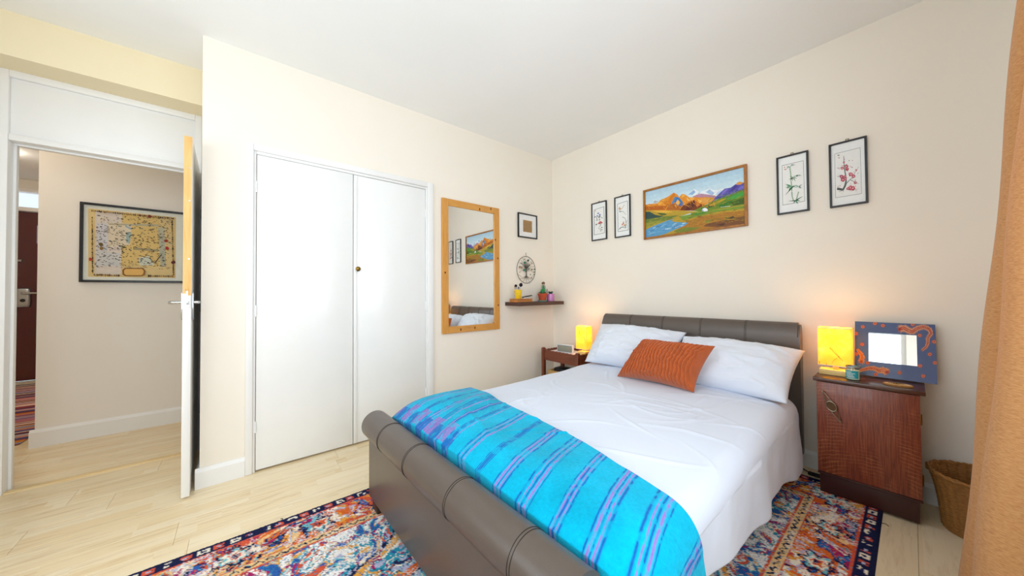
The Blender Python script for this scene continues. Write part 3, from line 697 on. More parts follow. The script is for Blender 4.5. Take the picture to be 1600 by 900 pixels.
# ------------------------------------------------------------------ rug
def make_rug():
    x0, x1, y0, y1 = 0.645, 2.502, -3.22, -0.17
    nx, ny = 372, 600
    gx = np.linspace(x0, x1, nx)[:, None]*np.ones((1, ny)); gy = np.linspace(y0, y1, ny)[None, :]*np.ones((nx, 1))
    u = gx-x0; w = gy-y0; Wd = x1-x0; Ln = y1-y0
    dx = np.minimum(u, Wd-u); dy = np.minimum(w, Ln-w); d = np.minimum(dx, dy)
    along = np.where(dx < dy, w, u)                       # coordinate running along the nearest edge
    pal = {k: np.array(lin(c)) for k, c in dict(navy='#1c2246', ink='#2c2c58', orange='#d9672c', coral='#d2583e', gold='#e0a048', cream='#ece2cf', white='#eeeae6', teal='#2d93ad', aqua='#6ab6c4', lav='#b3b2cc', mag='#a3245f', blue='#2f5ea4', sand='#e6c088').items()}
    wx = (fbm(gx*9, gy*9, 101, 3)-0.5); wy = (fbm(gx*9+31, gy*9, 105, 3)-0.5)
    cx, cy = gx-(x0+x1)/2, gy-(y0+y1)/2; ax, ay = np.abs(cx), np.abs(cy)
    fine = RNG.random((nx, ny))
    n1 = fbm(ax*17+wx*3, ay*17+wy*3, 111, 3); n2 = fbm(ax*26+wx*4+9, ay*26+wy*4, 121, 3); n3 = fbm(ax*11+wx*3+4, ay*11+wy*3+2, 131, 3)
    n4 = fbm(ax*34+wx*5+2, ay*34+wy*5+7, 141, 2); n5 = fbm(gx*5, gy*5, 151, 3)
    col = np.ones((nx, ny, 3))*pal['teal']
    def put(mask, c, keep=0.06):
        mk = mask & (fine > keep); col[mk] = pal[c]
    # field: teal ground with lavender, cream, gold and coral arabesques
    put(n5 > 0.5, 'aqua'); put(n1 > 0.57, 'cream'); put(n1 > 0.66, 'sand'); put((n2 > 0.56) & (n3 < 0.5), 'lav'); put(n2 < 0.36, 'blue'); put(n3 > 0.62, 'gold'); put((n3 > 0.56) & (n3 < 0.585), 'ink')
    put((n4 > 0.70), 'coral'); put(n4 < 0.24, 'mag'); put((np.abs(n1-0.5) < 0.016), 'navy', 0.2); put((np.abs(n2-0.46) < 0.012), 'cream', 0.2)
    # medallion rings
    rr = np.sqrt((cx/0.62)**2+(cy/1.05)**2)+0.10*wx+0.05*np.cos(8*np.arctan2(cy*0.7, cx))
    for r_, w_, c_ in ((0.92, 0.022, 'gold'), (0.955, 0.010, 'navy'), (0.885, 0.010, 'cream'), (0.62, 0.03, 'orange'), (0.585, 0.008, 'navy'), (0.35, 0.05, 'coral'), (0.29, 0.012, 'navy'), (0.20, 0.06, 'gold')):
        put((np.abs(rr-r_) < w_) & (n4 > 0.36), c_, 0.12)
    # spandrels: gold and magenta towards the field corners
    sp = (rr > 1.0); put(sp & (n3 > 0.47), 'gold', 0.15); put(sp & (n1 > 0.54), 'aqua', 0.15); put(sp & (n1 > 0.60), 'mag', 0.15); put(sp & (n2 < 0.42), 'blue', 0.15); put(sp & (n4 > 0.72), 'coral', 0.15); put(sp & (n5 < 0.47) & (n2 > 0.5), 'teal', 0.15); put(sp & (np.abs(n2-0.52) < 0.02), 'cream', 0.2); put(sp & (n2 > 0.60), 'white', 0.2)
    # guard stripe
    g = (d > 0.236) & (d < 0.278); put(g, 'sand', 0.08)
    zz = np.abs(((along*26) % 1)-0.5)*0.03+0.249
    put(g & (np.abs(d-zz) < 0.006), 'navy', 0.35); put(((np.abs(d-0.236) < 0.004) | (np.abs(d-0.279) < 0.004)), 'coral', 0.1)
    # main border: orange ground with palmettes
    mb = (d > 0.066) & (d <= 0.232); put(mb, 'orange', 0.0); put(mb & (n5 > 0.53), 'coral')
    put(mb & (n3 > 0.57), 'sand', 0.12); put(mb & (n2 > 0.58), 'lav', 0.1); put(mb & (n2 > 0.64), 'cream', 0.1); put(mb & (n1 < 0.38), 'navy', 0.1); put(mb & (n1 < 0.30), 'blue', 0.1)
    put(mb & (n4 < 0.26), 'mag', 0.1); put(mb & (n4 > 0.70), 'gold', 0.1); put(mb & (np.abs(n3-0.50) < 0.014), 'ink', 0.15); put(mb & (np.abs(n2-0.50) < 0.010), 'aqua', 0.25)
    ph = (along % 0.30)/0.30-0.5; rad = np.sqrt((ph*0.30)**2+(d-0.150)**2)*(1+0.22*np.cos(6*np.arctan2(d-0.150, ph*0.30)))+0.035*wx+0.03*(n4-0.5)
    put(mb & (rad < 0.058) & (n4 > 0.38), 'navy', 0.2); put(mb & (rad < 0.044) & (n2 > 0.38), 'aqua', 0.2); put(mb & (rad < 0.034) & (n1 > 0.36), 'cream', 0.2); put(mb & (rad < 0.020), 'coral', 0.2); put(mb & (rad < 0.009), 'navy', 0.2)
    # inner piping and outer navy band with white figures
    put((d > 0.058) & (d <= 0.066), 'coral', 0.05)
    ob = d <= 0.058; put(ob, 'navy', 0.0)
    pa = (along % 0.105)/0.105
    put((d > 0.016) & (d < 0.050) & (pa > 0.10) & (pa < 0.46) & (n4 > 0.40), 'cream', 0.1); put((d > 0.026) & (d < 0.040) & (pa > 0.20) & (pa < 0.36), 'ink', 0.1)
    put((d > 0.018) & (d < 0.050) & (pa > 0.58) & (pa < 0.92) & (n4 > 0.42), 'coral', 0.1); put((d > 0.03) & (d < 0.04) & (pa > 0.66) & (pa < 0.82), 'lav', 0.1)
    # weave: mix with neighbours and worn speckle
    col[:] = col*(0.86+0.28*RNG.random((nx, ny)))[..., None]
    wear = (fbm(gx*14, gy*14, 171, 3) > 0.60) & (fine < 0.35) & (d > 0.06); col[wear] = col[wear]*0.4+pal['white']*0.6
    z = 0.009+0.0022*RNG.random((nx, ny))
    z[(d < 0.004)] = 0.001
    P = np.stack([gx, gy, z], -1)
    o = grid_obj('rug', P, M_RUG, col=np.clip(col, 0, 1), smooth=True)
    return tag(o, 'multicoloured oriental rug with orange border under the bed', 'rug')
rug = make_rug()
for k in range(3):
    y = (-0.42, -1.1, -2.6)[k]
    x = 2.502 if k < 2 else 0.645
    obj('loose_thread', tube(B(), [(x, y, 0.004), (x+0.012*(1 if k < 2 else -1), y+0.004, 0.005), (x+0.022*(1 if k < 2 else -1), y-0.003, 0.002)], 0.0016, 5), M_STITCH, rug)

# hall runner
def make_runner():
    x0, x1, y0, y1 = -4.45, -1.62, -4.95, -4.02
    nx, ny = 500, 60
    gx = np.linspace(x0, x1, nx)[:, None]*np.ones((1, ny)); gy = np.linspace(y0, y1, ny)[None, :]*np.ones((nx, 1))
    pal = [lin(c) for c in ('#8e3a3c', '#c7926a', '#3c4470', '#b06a70', '#d8c3a8', '#6a2634', '#7f8aa8', '#c07a34', '#4a3a52', '#d9a3a8')]
    rr = random.Random(4); col = np.zeros((nx, ny, 3)); i = 0
    while i < nx:
        k = rr.choice((2, 3, 4, 6, 8)); col[i:i+k] = rr.choice(pal); i += k
    col = col*(0.75+0.5*fbm(gx*30, gy*8, 7, 2))[..., None]
    o = grid_obj('hall_runner', np.stack([gx, gy, 0.006+0.001*RNG.random((nx, ny))], -1), M_RUNNER, col=np.clip(col, 0, 1))
    return tag(o, 'striped multicoloured rag runner on the hall floor', 'rug')
make_runner()

# ------------------------------------------------------------------ oak bedside cabinet (right of bed)
CX0, CX1, CY0, CY1 = 2.268, 2.628, -0.325, -0.022
cab = thing('bedside_cabinet', 'dark oak bedside cabinet with metal handle standing between bed and basket', 'cabinet', ((CX0+CX1)/2, -0.17, 0))
ox, oy = (CX0+CX1)/2, -0.17
def cb(x0, x1, y0, y1, z0, z1, bev=0.003): return box(B(), x0-ox, x1-ox, y0-oy, y1-oy, z0, z1, bev)
obj('plinth', cb(CX0+0.006, CX1-0.010, CY0+0.014, CY1-0.006, 0.011, 0.112, 0.002), M_PLINTH, cab)
obj('body', cb(CX0, CX1-0.004, CY0+0.020, CY1, 0.112, 0.612, 0.002), M_PLINTH, cab)
obj('base_moulding', cb(CX0, CX1, CY0-0.002, CY0+0.020, 0.112, 0.124, 0.002), M_PLINTH, cab)
dr_ = obj('door', cb(CX0+0.001, CX1-0.001, CY0, CY0+0.019, 0.126, 0.609, 0.002), M_OAK, cab)
obj('top', cb(CX0-0.012, CX1+0.016, CY0-0.010, CY1+0.004, 0.612, 0.632, 0.004), M_CABTOP, cab)
for z in (0.22, 0.50): obj('hinge', cyl(B(), (CX1-ox, CY0+0.004-oy, z-0.025), (CX1-ox, CY0+0.004-oy, z+0.025), 0.004, seg=8), M_BRASS, cab)
# slanted handle: oval boss with two pointed wire arms
hy = CY0-oy-0.014; hc = Vector((2.3285-ox, hy, 0.4885)); dirv = Vector((0.42, 0, -0.907)).normalized(); per = Vector((0.907, 0, 0.42)).normalized()
M_HANDLE = mat('worn nickel', '#a39a86', 0.32, 0.12, 40, metal=1.0)
bm = B()
tube(bm, [hc+dirv*(0.026*math.cos(a))+per*(0.019*math.sin(a)) for a in [2*PI*k/24 for k in range(24)]], 0.0028, 8, closed=True)
for sg in (-1, 1):
    tip = hc+dirv*sg*0.078
    for s2 in (-1, 1): tube(bm, [hc+dirv*sg*0.018+per*s2*0.013, tip+per*s2*0.002], 0.0022, 8)
    ball(bm, tip, 0.0055); cyl(bm, tip, (tip.x, CY0-oy, tip.z), 0.003, seg=8)
hd = obj('handle', bm, M_HANDLE, dr_); hd['label'] = 'slanted silver handle with an oval centre'
bm = B()
prism(bm, [(0.024*math.cos(2*PI*k/24), 0.017*math.sin(2*PI*k/24)) for k in range(24)], lambda a, b, d: tuple(hc+dirv*a+per*b+Vector((0, d, 0))), -0.001, 0.004)
obj('handle_boss', bm, mat('dull bronze', '#5a4026', 0.5, 0.2, 60, metal=0.5), dr_)

# ------------------------------------------------------------------ table lamps
def shade_mat(name, strength):
    M, nt, N, L, bs = new_mat(name)
    v = coords(N, L); f = noise(N, L, v, 14, 5, 0.65)
    c = ramp(N, L, f, [(0.3, '#f2c63a'), (0.5, '#ffdc55'), (0.75, '#ffea8c')])
    L.new(c, bs.inputs['Base Color']); L.new(c, bs.inputs['Emission Color']); bs.inputs['Emission Strength'].default_value = strength; bs.inputs['Roughness'].default_value = 0.8
    t = N.new('ShaderNodeBsdfTranslucent'); L.new(c, t.inputs[0]); mx = N.new('ShaderNodeMixShader'); mx.inputs[0].default_value = 0.4
    L.new(bs.outputs[0], mx.inputs[1]); L.new(t.outputs[0], mx.inputs[2]); L.new(mx.outputs[0], N['Material Output'].inputs[0]); return M
M_SHADE = shade_mat('glowing yellow paper', 1.25)
M_LBASE = wood('pale lamp wood', [(0.3, '#d8b46a'), (0.7, '#ecd08c')], (2, 10, 10), 3, 0.45)
M_INK = mat('brown ink print', '#6a5010', 0.8, 0.1, 30)
M_BULB = mat('lit bulb', '#ffe2a0', 0.5, 0, emit=25)
M_WIRE = mat('white wire', '#e8e4d8', 0.5)
def lamp(label, loc, rz, w, d, z0, z1, power, birds, bw):
    t = thing('table_lamp', label, 'lamp', loc, rz, 'yellow paper bedside lamps')
    obj('base', box(B(), -bw/2, bw/2, -d/2+0.002, d/2-0.002, 0.0005, 0.030, 0.003), M_LBASE, t)
    obj('stem', cyl(B(), (0, 0, 0.03), (0, 0, z0+0.03), 0.012, seg=14), M_LBASE, t)
    # box shade, open top and bottom, real paper thickness
    bm = B(); tt = 0.0025
    box(bm, -w/2, w/2, -d/2, -d/2+tt, z0, z1); box(bm, -w/2, w/2, d/2-tt, d/2, z0, z1)
    box(bm, -w/2, -w/2+tt, -d/2+tt, d/2-tt, z0, z1); box(bm, w/2-tt, w/2, -d/2+tt, d/2-tt, z0, z1)
    sh = obj('shade', bm, M_SHADE, t, smooth=False)
    for zz in (z0+0.002, z1-0.002):
        obj('rim_wire', tube(B(), [(-w/2, -d/2, zz), (w/2, -d/2, zz), (w/2, d/2, zz), (-w/2, d/2, zz)], 0.0022, 6, closed=True), M_WIRE, sh)
    for pts, r in birds:
        obj('ink_drawing', tube(B(), [(x*w, -d/2-0.0006, z0+z*(z1-z0)) for x, z in pts], r, 5), M_INK, sh)
    obj('bulb', ball(B(), (0, 0, z0+0.07), 0.022, 1, 1, 1.25), M_BULB, t)
    ld = bpy.data.lights.new('lamp_light', 'POINT'); ld.energy = power; ld.color = (1.0, 0.74, 0.36); ld.shadow_soft_size = 0.03
    lo = bpy.data.objects.new('lamp_light', ld); COL.objects.link(lo); lo.parent = t; lo.location = (0, 0, z1-0.045)
    return t
bird = [([(-0.10, 0.50), (-0.13, 0.46), (-0.09, 0.44), (0.0, 0.36), (0.14, 0.25), (0.26, 0.16)], [0.0006, 0.0012, 0.001, 0.001, 0.0012, 0.0005]),
        ([(-0.10, 0.47), (0.02, 0.40), (0.12, 0.30), (0.17, 0.22)], 0.0007), ([(-0.5+0.02, 0.70), (-0.3, 0.74), (-0.1, 0.72)], 0.0005), ([(0.05, 0.75), (0.25, 0.70), (0.40, 0.69)], 0.0005),
        ([(-0.08, 0.05), (-0.05, 0.12), (0.02, 0.19), (0.10, 0.22)], 0.0006), ([(-0.46, 0.10), (-0.45, 0.03)], 0.0012), ([(-0.25, 0.06), (-0.24, 0.02)], 0.0010), ([(0.30, 0.93), (0.38, 0.88), (0.33, 0.86)], 0.0007)]
lamp('lit yellow paper lamp on the dark oak cabinet', (2.332, -0.185, 0.632), 0.0, 0.134, 0.085, 0.052, 0.264, 4.8, bird, 0.13)
twig = [([(-0.18, 0.85), (-0.14, 0.80), (-0.16, 0.72), (-0.10, 0.62)], 0.0014), ([(0.28, 0.55), (0.34, 0.42), (0.42, 0.30)], 0.0016), ([(0.0, 0.75), (0.12, 0.68), (0.20, 0.74)], 0.0007), ([(-0.4, 0.55), (-0.28, 0.62), (-0.2, 0.60)], 0.0007), ([(0.3, 0.8), (0.4, 0.75), (0.45, 0.7)], 0.0008)]

# ------------------------------------------------------------------ dragon mirror leaning on the wall
mw, mh, mt_ = 0.282, 0.296, 0.014
Mx = Matrix.Rotation(-0.20, 4, 'X')           # leans back
dm = thing('tabletop_mirror', 'blue framed mirror painted with orange dragons leaning on wall over cabinet', 'mirror', (2.542, -0.098, 0.634))
def lean(bm):
    bmesh.ops.transform(bm, matrix=Mx, verts=bm.verts); return bm
M_BLUEF = mat('dark blue lacquer', '#30477c', 0.35, 0.08, 12, coat=0.2)
iu0, iu1, iv0, iv1 = 0.185, 0.785, 0.265, 0.80
bm = B()
x0, x1 = -mw/2+iu0*mw, -mw/2+iu1*mw; z0, z1 = iv0*mh, iv1*mh
for b in ((-mw/2, x0, 0, mh), (x1, mw/2, 0, mh), (x0, x1, 0, z0), (x0, x1, z1, mh)):
    box(bm, b[0], b[1], -mt_, 0.0, b[2], b[3])
fr = obj('frame', lean(bm), M_BLUEF, dm, smooth=False)
obj('mirror_glass', lean(box(B(), x0, x1, -mt_*0.55, -mt_*0.4, z0, z1)), M_MIRROR, dm, smooth=False)
QF = [(533, 105), (1395, 150), (1390, 778), (512, 676)]
def stuck(A, nm, par):
    o_ = A.build(nm, M_ART, par, 0)
    for v_ in o_.data.vertices: v_.co = Mx @ (v_.co+Vector((0, -mt_, mh/2)))
    return o_
for x, y in ((618, 166), (838, 156), (603, 356), (540, 238), (1228, 262), (1325, 462), (1000, 658), (1245, 692), (655, 556), (1375, 330), (1375, 552), (1218, 585), (738, 680), (752, 130), (1158, 146), (532, 462)):
    A = Art(QF, mw, mh); A.blob(x, y, 25, 20, '#b8583f', 12, 0.08); A.blob(x, y, 16, 13, '#d98a6a', 10, 0.08); A.blob(x, y, 9, 7, '#8a2f2a', 8, 0.1)
    stuck(A, 'painted_rosette', fr)
def dragon(pts, w, c1, c2):
    A = Art(QF, mw, mh); n = len(pts); rg = random.Random(int(pts[0][0]))
    sm_ = []
    for i in range(n-1):
        for k in range(4): sm_.append((pts[i][0]+(pts[i+1][0]-pts[i][0])*k/4, pts[i][1]+(pts[i+1][1]-pts[i][1])*k/4))
    sm_.append(pts[-1]); m_ = len(sm_)
    A.stroke(sm_, w*1.15, c1, 0.65)
    for i in range(m_-1):
        x, y = sm_[i]; dx, dy = sm_[i+1][0]-x, sm_[i+1][1]-y; l = math.hypot(dx, dy) or 1; ww = w*(1-0.65*i/m_)
        for sg in (-1, 1): A.poly([(x-dy/l*sg*ww*0.4, y+dx/l*sg*ww*0.4), (x+dx/l*14-dy/l*sg*ww*0.4, y+dy/l*14+dx/l*sg*ww*0.4), (x-dx/l*6-dy/l*sg*ww*0.95, y-dy/l*6+dx/l*sg*ww*0.95)], c1)
    A.stroke(sm_, w*0.62, c2, 0.65)
    for i in range(1, m_-1):
        ww = w*(1-0.65*i/m_)*0.16; A.blob(sm_[i][0], sm_[i][1], ww, ww, rg.choice(['#e0a878', '#d08058']), 6)
    x, y = pts[0]; dx = pts[0][0]-pts[1][0]; dy = pts[0][1]-pts[1][1]; l = math.hypot(dx, dy)
    for sg in (-1, 0.2, 1): A.poly([(x, y), (x-dy/l*14*sg, y+dx/l*14*sg), (x+dx/l*26-dy/l*34*sg, y+dy/l*26+dx/l*34*sg)], c1)
    A.blob(x, y, w*0.45, w*0.4, c2, 9, 0.25); A.blob(x, y, 5, 5, '#1c1420', 6)
    stuck(A, 'painted_dragon', fr)
dragon([(1015, 195), (1060, 180), (1100, 205), (1150, 225), (1200, 190), (1270, 170), (1330, 195), (1350, 240), (1310, 290), (1310, 340), (1290, 385), (1240, 425)], 52, '#d59a7a', '#a8453c')
dragon([(862, 655), (830, 630), (780, 640), (730, 615), (670, 612), (610, 628), (560, 640)], 50, '#dc9a5c', '#b5503c')
dragon([(585, 545), (600, 505), (595, 470), (570, 440), (545, 405)], 44, '#e2953a', '#c0622a')

# candle jar
cj = thing('candle_jar', 'glass candle jar with a teal label on the oak cabinet', 'jar', (2.4055, -0.262, 0.632))
M_JAR = thin_glass('jar glass', (0.93, 0.98, 0.97))
R0 = 0.029
obj('glass', lathe(B(), [(0, 0.0), (R0-0.002, 0.0), (R0, 0.004), (R0, 0.058), (R0-0.003, 0.064), (R0-0.003, 0.072), (R0-0.001, 0.075), (R0-0.004, 0.075), (R0-0.006, 0.064), (R0-0.003, 0.057), (R0-0.003, 0.004), (0, 0.003)], seg=36), M_JAR, cj)
obj('wax', lathe(B(), [(0, 0.004), (R0-0.004, 0.004), (R0-0.004, 0.050), (0.006, 0.048), (0, 0.048)], seg=32), mat('pale green wax', '#d5e2d2', 0.5, 0.03), cj)
obj('wick', cyl(B(), (0, 0, 0.048), (0.001, 0, 0.058), 0.0012, seg=6), M_STITCH, cj)
obj('rim_band', lathe(B(), [(R0-0.0025, 0.064), (R0-0.0005, 0.066), (R0-0.0005, 0.070), (R0-0.0025, 0.072)], seg=36), M_STEEL, cj)
def arc_patch(r, a0, a1, z0, z1, n=16):
    bm = B(); p = [[bm.verts.new((rr*math.sin(a0+(a1-a0)*k/n), -rr*math.cos(a0+(a1-a0)*k/n), z)) for k in range(n+1)] for z, rr in ((z0, r), (z1, r))]
    for k in range(n): bm.faces.new((p[0][k], p[0][k+1], p[1][k+1], p[1][k]))
    return bm
lb = obj('label_paper', arc_patch(R0+0.0006, -1.1, 0.75, 0.012, 0.050), mat('teal label', '#1f9aa6', 0.6, 0.03), cj); lb['label'] = 'teal paper label with white lettering'
for z, a0, a1 in ((0.043, -0.95, -0.1), (0.036, -0.95, 0.35), (0.029, -0.8, 0.1), (0.022, -0.95, 0.2), (0.0165, -0.7, 0.3)):
    obj('lettering', arc_patch(R0+0.0011, a0, a1, z-0.0013, z+0.0013), M_WIRE, lb)

# oval wooden slice
co = thing('wooden_coaster', 'oval slice of wood with a burnt drawing on the oak cabinet', 'coaster', (2.560, -0.268, 0.632), 0.05)
obj('slice', lathe(B(), [(0, 0), (0.047, 0), (0.050, 0.003), (0.049, 0.009), (0.046, 0.0098), (0, 0.0098)], seg=36, sy=0.62), mat('bark edge', '#a87844', 0.8, 0.15, 60), co)
obj('cut_face', lathe(B(), [(0, 0.0105), (0.044, 0.0105), (0.045, 0.0100)], seg=36, sy=0.62), mat('pale cut wood', '#dcbb88', 0.7, 0.12, 40), co)
for k in range(4):
    a = 0.007+0.008*k
    obj('burnt_line', tube(B(), [(a*math.cos(w_)*1.05, a*0.58*math.sin(w_), 0.0108) for w_ in [0.3*k+2*PI*j/18*0.8 for j in range(18)]], 0.0008, 4), M_INK, co)

# ------------------------------------------------------------------ wicker waste basket
bk = thing('wicker_basket', 'round brown wicker basket on the floor beside the curtain', 'basket', (2.795, -0.198, 0))
def basket_grid():
    nr, nz = 260, 130
    th = np.linspace(0, 2*PI, nr, endpoint=False)[:, None]*np.ones((1, nz)); t = np.linspace(0, 1, nz)[None, :]*np.ones((nr, 1))
    r = 0.112+0.020*t+0.018*t**4
    weave = 0.0042*np.sin(t*26*PI)*np.tanh(2*np.sin(th*26+np.floor(t*26)*PI))
    r = r+weave
    return np.stack([r*np.cos(th), r*np.sin(th), 0.004+0.250*t], -1)
M_WICK = mat('woven rattan', '#96652c', 0.7, 0.30, 60, bmp=0.5, bscale=120, stretch=(1, 1, 3))
o_ = grid_obj('woven_wall', basket_grid(), M_WICK, bk, closed_u=True); q_ = o_.modifiers.new('thickness', 'SOLIDIFY'); q_.thickness = 0.006; q_.offset = -1
obj('bottom', cyl(B(), (0, 0, 0.001), (0, 0, 0.008), 0.111, seg=36), M_WICK, bk)
bm = B()
for k in range(2): tube(bm, [((0.149+0.004*math.sin(7*a+PI*k))*math.cos(a), (0.149+0.004*math.sin(7*a+PI*k))*math.sin(a), 0.256+0.004*math.cos(21*a+PI*k)) for a in [2*PI*j/90 for j in range(90)]], 0.0065, 7, closed=True)
obj('braided_rim', bm, M_WICK, bk)

# power cable on the floor behind the bed
cbm = thing('power_cable', 'black power cable with inline switch on floor between bed and cabinet', 'cable', (2.19, -0.09, 0))
obj('cord', tube(B(), [(-0.10, 0.05, 0.004), (-0.04, 0.03, 0.005), (-0.005, -0.005, 0.006), (0.03, -0.03, 0.008), (0.075, -0.015, 0.01), (0.078, 0.03, 0.02)], 0.0035, 8), M_STITCH, cbm)
obj('inline_switch', box(B(), 0.005, 0.060, -0.045, -0.022, 0.0005, 0.020, 0.006, 3), M_STITCH, cbm)

# ------------------------------------------------------------------ curtain
def make_curtain():
    ny, nz = 150, 90
    t = np.linspace(0, 1, ny)[:, None]*np.ones((1, nz)); z = np.linspace(0.03, 2.42, nz)[None, :]*np.ones((ny, 1))
    y = -1.28+0.80*t
    flare = 1-z/2.42
    mean = 2.742+0.064*z+0.10*np.clip((y+0.80)/0.3, 0, 1)*(0.4+0.6*flare)
    amp = 0.026+0.026*flare
    ph = 2*PI*(t*3.0+0.04*np.sin(z*2.0+t*5))
    x = mean+amp*np.cos(ph)+0.004*np.sin(z*7+t*9)
    x = np.minimum(x, 2.955)
    P = np.stack([x, y+0.012*np.sin(ph*2)+0.02*flare*np.sin(t*7), z], -1)
    o = grid_obj('panel', P, M_CURTAIN)
    s_ = o.modifiers.new('thickness', 'SOLIDIFY'); s_.thickness = 0.003
    return o
cu_ = thing('curtain', 'apricot fabric curtain drawn aside at the right edge beside the basket', 'curtain', (0, 0, 0))
make_curtain().parent = cu_
obj('header_tape', box(B(), 2.905, 2.945, -1.26, -0.50, 2.39, 2.425, 0.004), M_CURTAIN, cu_)
rail = thing('curtain_rail', 'white curtain rail above the east window', 'curtain rail', (2.95, -2.1, 2.44))
obj('rail', tube(B(), [(0, -1.85, 0), (0, 1.65, 0)], 0.012, 12), M_TRIM, rail)
for y in (-1.3, 0.0, 1.5): obj('bracket', tube(B(), [(0, y, 0.0), (0.07, y, 0.0)], 0.007, 8), M_TRIM, rail)

# ------------------------------------------------------------------ teak side table (left of bed)
TX0, TX1, TY0, TY1 = 0.168, 0.646, -0.362, -0.040
tb = thing('side_table', 'reddish teak side table with scalloped tray top left of the bed', 'table', ((TX0+TX1)/2, (TY0+TY1)/2, 0))
tw, td = (TX1-TX0)/2, (TY1-TY0)/2; lg = 0.017
for sx in (-1, 1):
    for sy in (-1, 1):
        x, y = sx*(tw-lg), sy*(td-lg)
        bm = box(B(), x-lg, x+lg, y-lg, y+lg, 0, 0.535, 0.003); box(bm, x-lg+0.003, x+lg-0.003, y-lg+0.003, y+lg-0.003, 0.533, 0.541, 0.003)
        obj('leg', bm, M_TEAK, tb)
def scallop(L_, h0, h1, n):
    pts = [(0, h0), (L_, h0)]; k = n*6
    for i in range(k, -1, -1): pts.append((L_*i/k, h1-0.006*abs(math.sin(PI*n*i/k))*-1-0.006))
    return pts
for sy in (-1, 1):
    yy = sy*(td-lg)
    obj('rail', prism(B(), scallop(2*(tw-2*lg), 0.418, 0.521, 9), lambda a, b, d: (a-(tw-2*lg), d, b), yy-0.008, yy+0.008), M_TEAKH, tb, smooth=False)
for sx in (-1, 1):
    xx = sx*(tw-lg)
    obj('rail', prism(B(), scallop(2*(td-2*lg), 0.418, 0.521, 6), lambda a, b, d: (d, a-(td-2*lg), b), xx-0.008, xx+0.008), M_TEAK, tb, smooth=False)
obj('tray_top', box(B(), -tw+2*lg-0.008, tw-2*lg+0.008, -td+2*lg-0.008, td-2*lg+0.008, 0.488, 0.500), M_TEAKH, tb, smooth=False)
obj('lower_shelf', box(B(), -tw+lg, tw-lg, -td+lg, td-lg, 0.205, 0.222, 0.002), M_TEAKH, tb)
TC = Vector(((TX0+TX1)/2, (TY0+TY1)/2, 0))
# lace cloth with scalloped border
def cloth_sheet():
    n = 64; a_, b_ = tw-0.046, td-0.046
    out = []
    for (xa, ya), (xb, yb), k in (((-a_, -b_), (a_, -b_), 16), ((a_, -b_), (a_, b_), 11), ((a_, b_), (-a_, b_), 16), ((-a_, b_), (-a_, -b_), 11)):
        nx_, ny_ = (yb-ya), -(xb-xa); l = math.hypot(nx_, ny_); nx_, ny_ = nx_/l, ny_/l
        for i in range(k*4):
            f = i/(k*4); e = 0.006*abs(math.sin(PI*k*f)); out.append((xa+(xb-xa)*f+nx_*e, ya+(yb-ya)*f+ny_*e))
    return prism(B(), out, lambda a, b, d: (a, b, d), 0.5005, 0.503)
cl_ = tag(obj('lace_cloth', cloth_sheet(), mat('white lace cotton', '#efe9ea', 0.9, 0.05, 60, bmp=0.3, bscale=150), loc=TC, smooth=False), 'white lace cloth lying in the teak side table tray', 'cloth')
lamp('lit yellow paper lamp on the teak side table', (0.572, -0.178, 0.5035), 0.0, 0.128, 0.085, 0.050, 0.272, 4.8, twig, 0.09)
ck = thing('alarm_clock', 'white framed digital clock with grey display on the teak side table', 'clock', (0.385, -0.235, 0.5035), 0.22)
obj('case', box(B(), -0.088, 0.088, -0.018, 0.018, 0.0, 0.078, 0.006, 3), mat('white plastic', '#e8ebef', 0.35, 0.01), ck)
obj('display', box(B(), -0.078, 0.078, -0.0195, -0.0175, 0.010, 0.068, 0.0005), mat('grey liquid crystal', '#8d8d7f', 0.25, 0.03), ck)
obj('display_bezel', box(B(), -0.081, 0.081, -0.0188, -0.0170, 0.007, 0.071, 0.0005), mat('dark bezel', '#4a4c4a', 0.4), ck)
cl2 = tag(obj('white_cable', tube(B(), [(0.345, -0.262, 0.5055), (0.39, -0.283, 0.5055), (0.43, -0.276, 0.5055), (0.40, -0.290, 0.5055), (0.36, -0.292, 0.5055)], 0.002, 6), M_WIRE), 'thin white cable coiled in front of the digital clock', 'cable')
wb = thing('wooden_box', 'small pale wooden box on the lower shelf of the teak table', 'box', (0.345, -0.20, 0.222), 0.05)
for b in ((-0.15, -0.142, -0.09, 0.09), (0.142, 0.15, -0.09, 0.09), (-0.142, 0.142, -0.09, -0.082), (-0.142, 0.142, 0.082, 0.09)):
    obj('side_board', box(B(), b[0], b[1], b[2], b[3], 0, 0.085, 0.001), wood('pale box wood', [(0.3, '#c79a5a'), (0.7, '#dcb87a')], (2, 10, 10), 3, 0.55), wb)
obj('bottom_board', box(B(), -0.142, 0.142, -0.082, 0.082, 0.001, 0.006), M_LBASE, wb, smooth=False)
tag(obj('leather_case', box(B(), -0.10, 0.11, -0.06, 0.055, 0.0, 0.108, 0.012, 3), mat('black leatherette', '#1c1a1e', 0.45, 0.1), loc=(0.345, -0.20, 0.2285), rz=0.12), 'black case standing inside the pale wooden box', 'case')

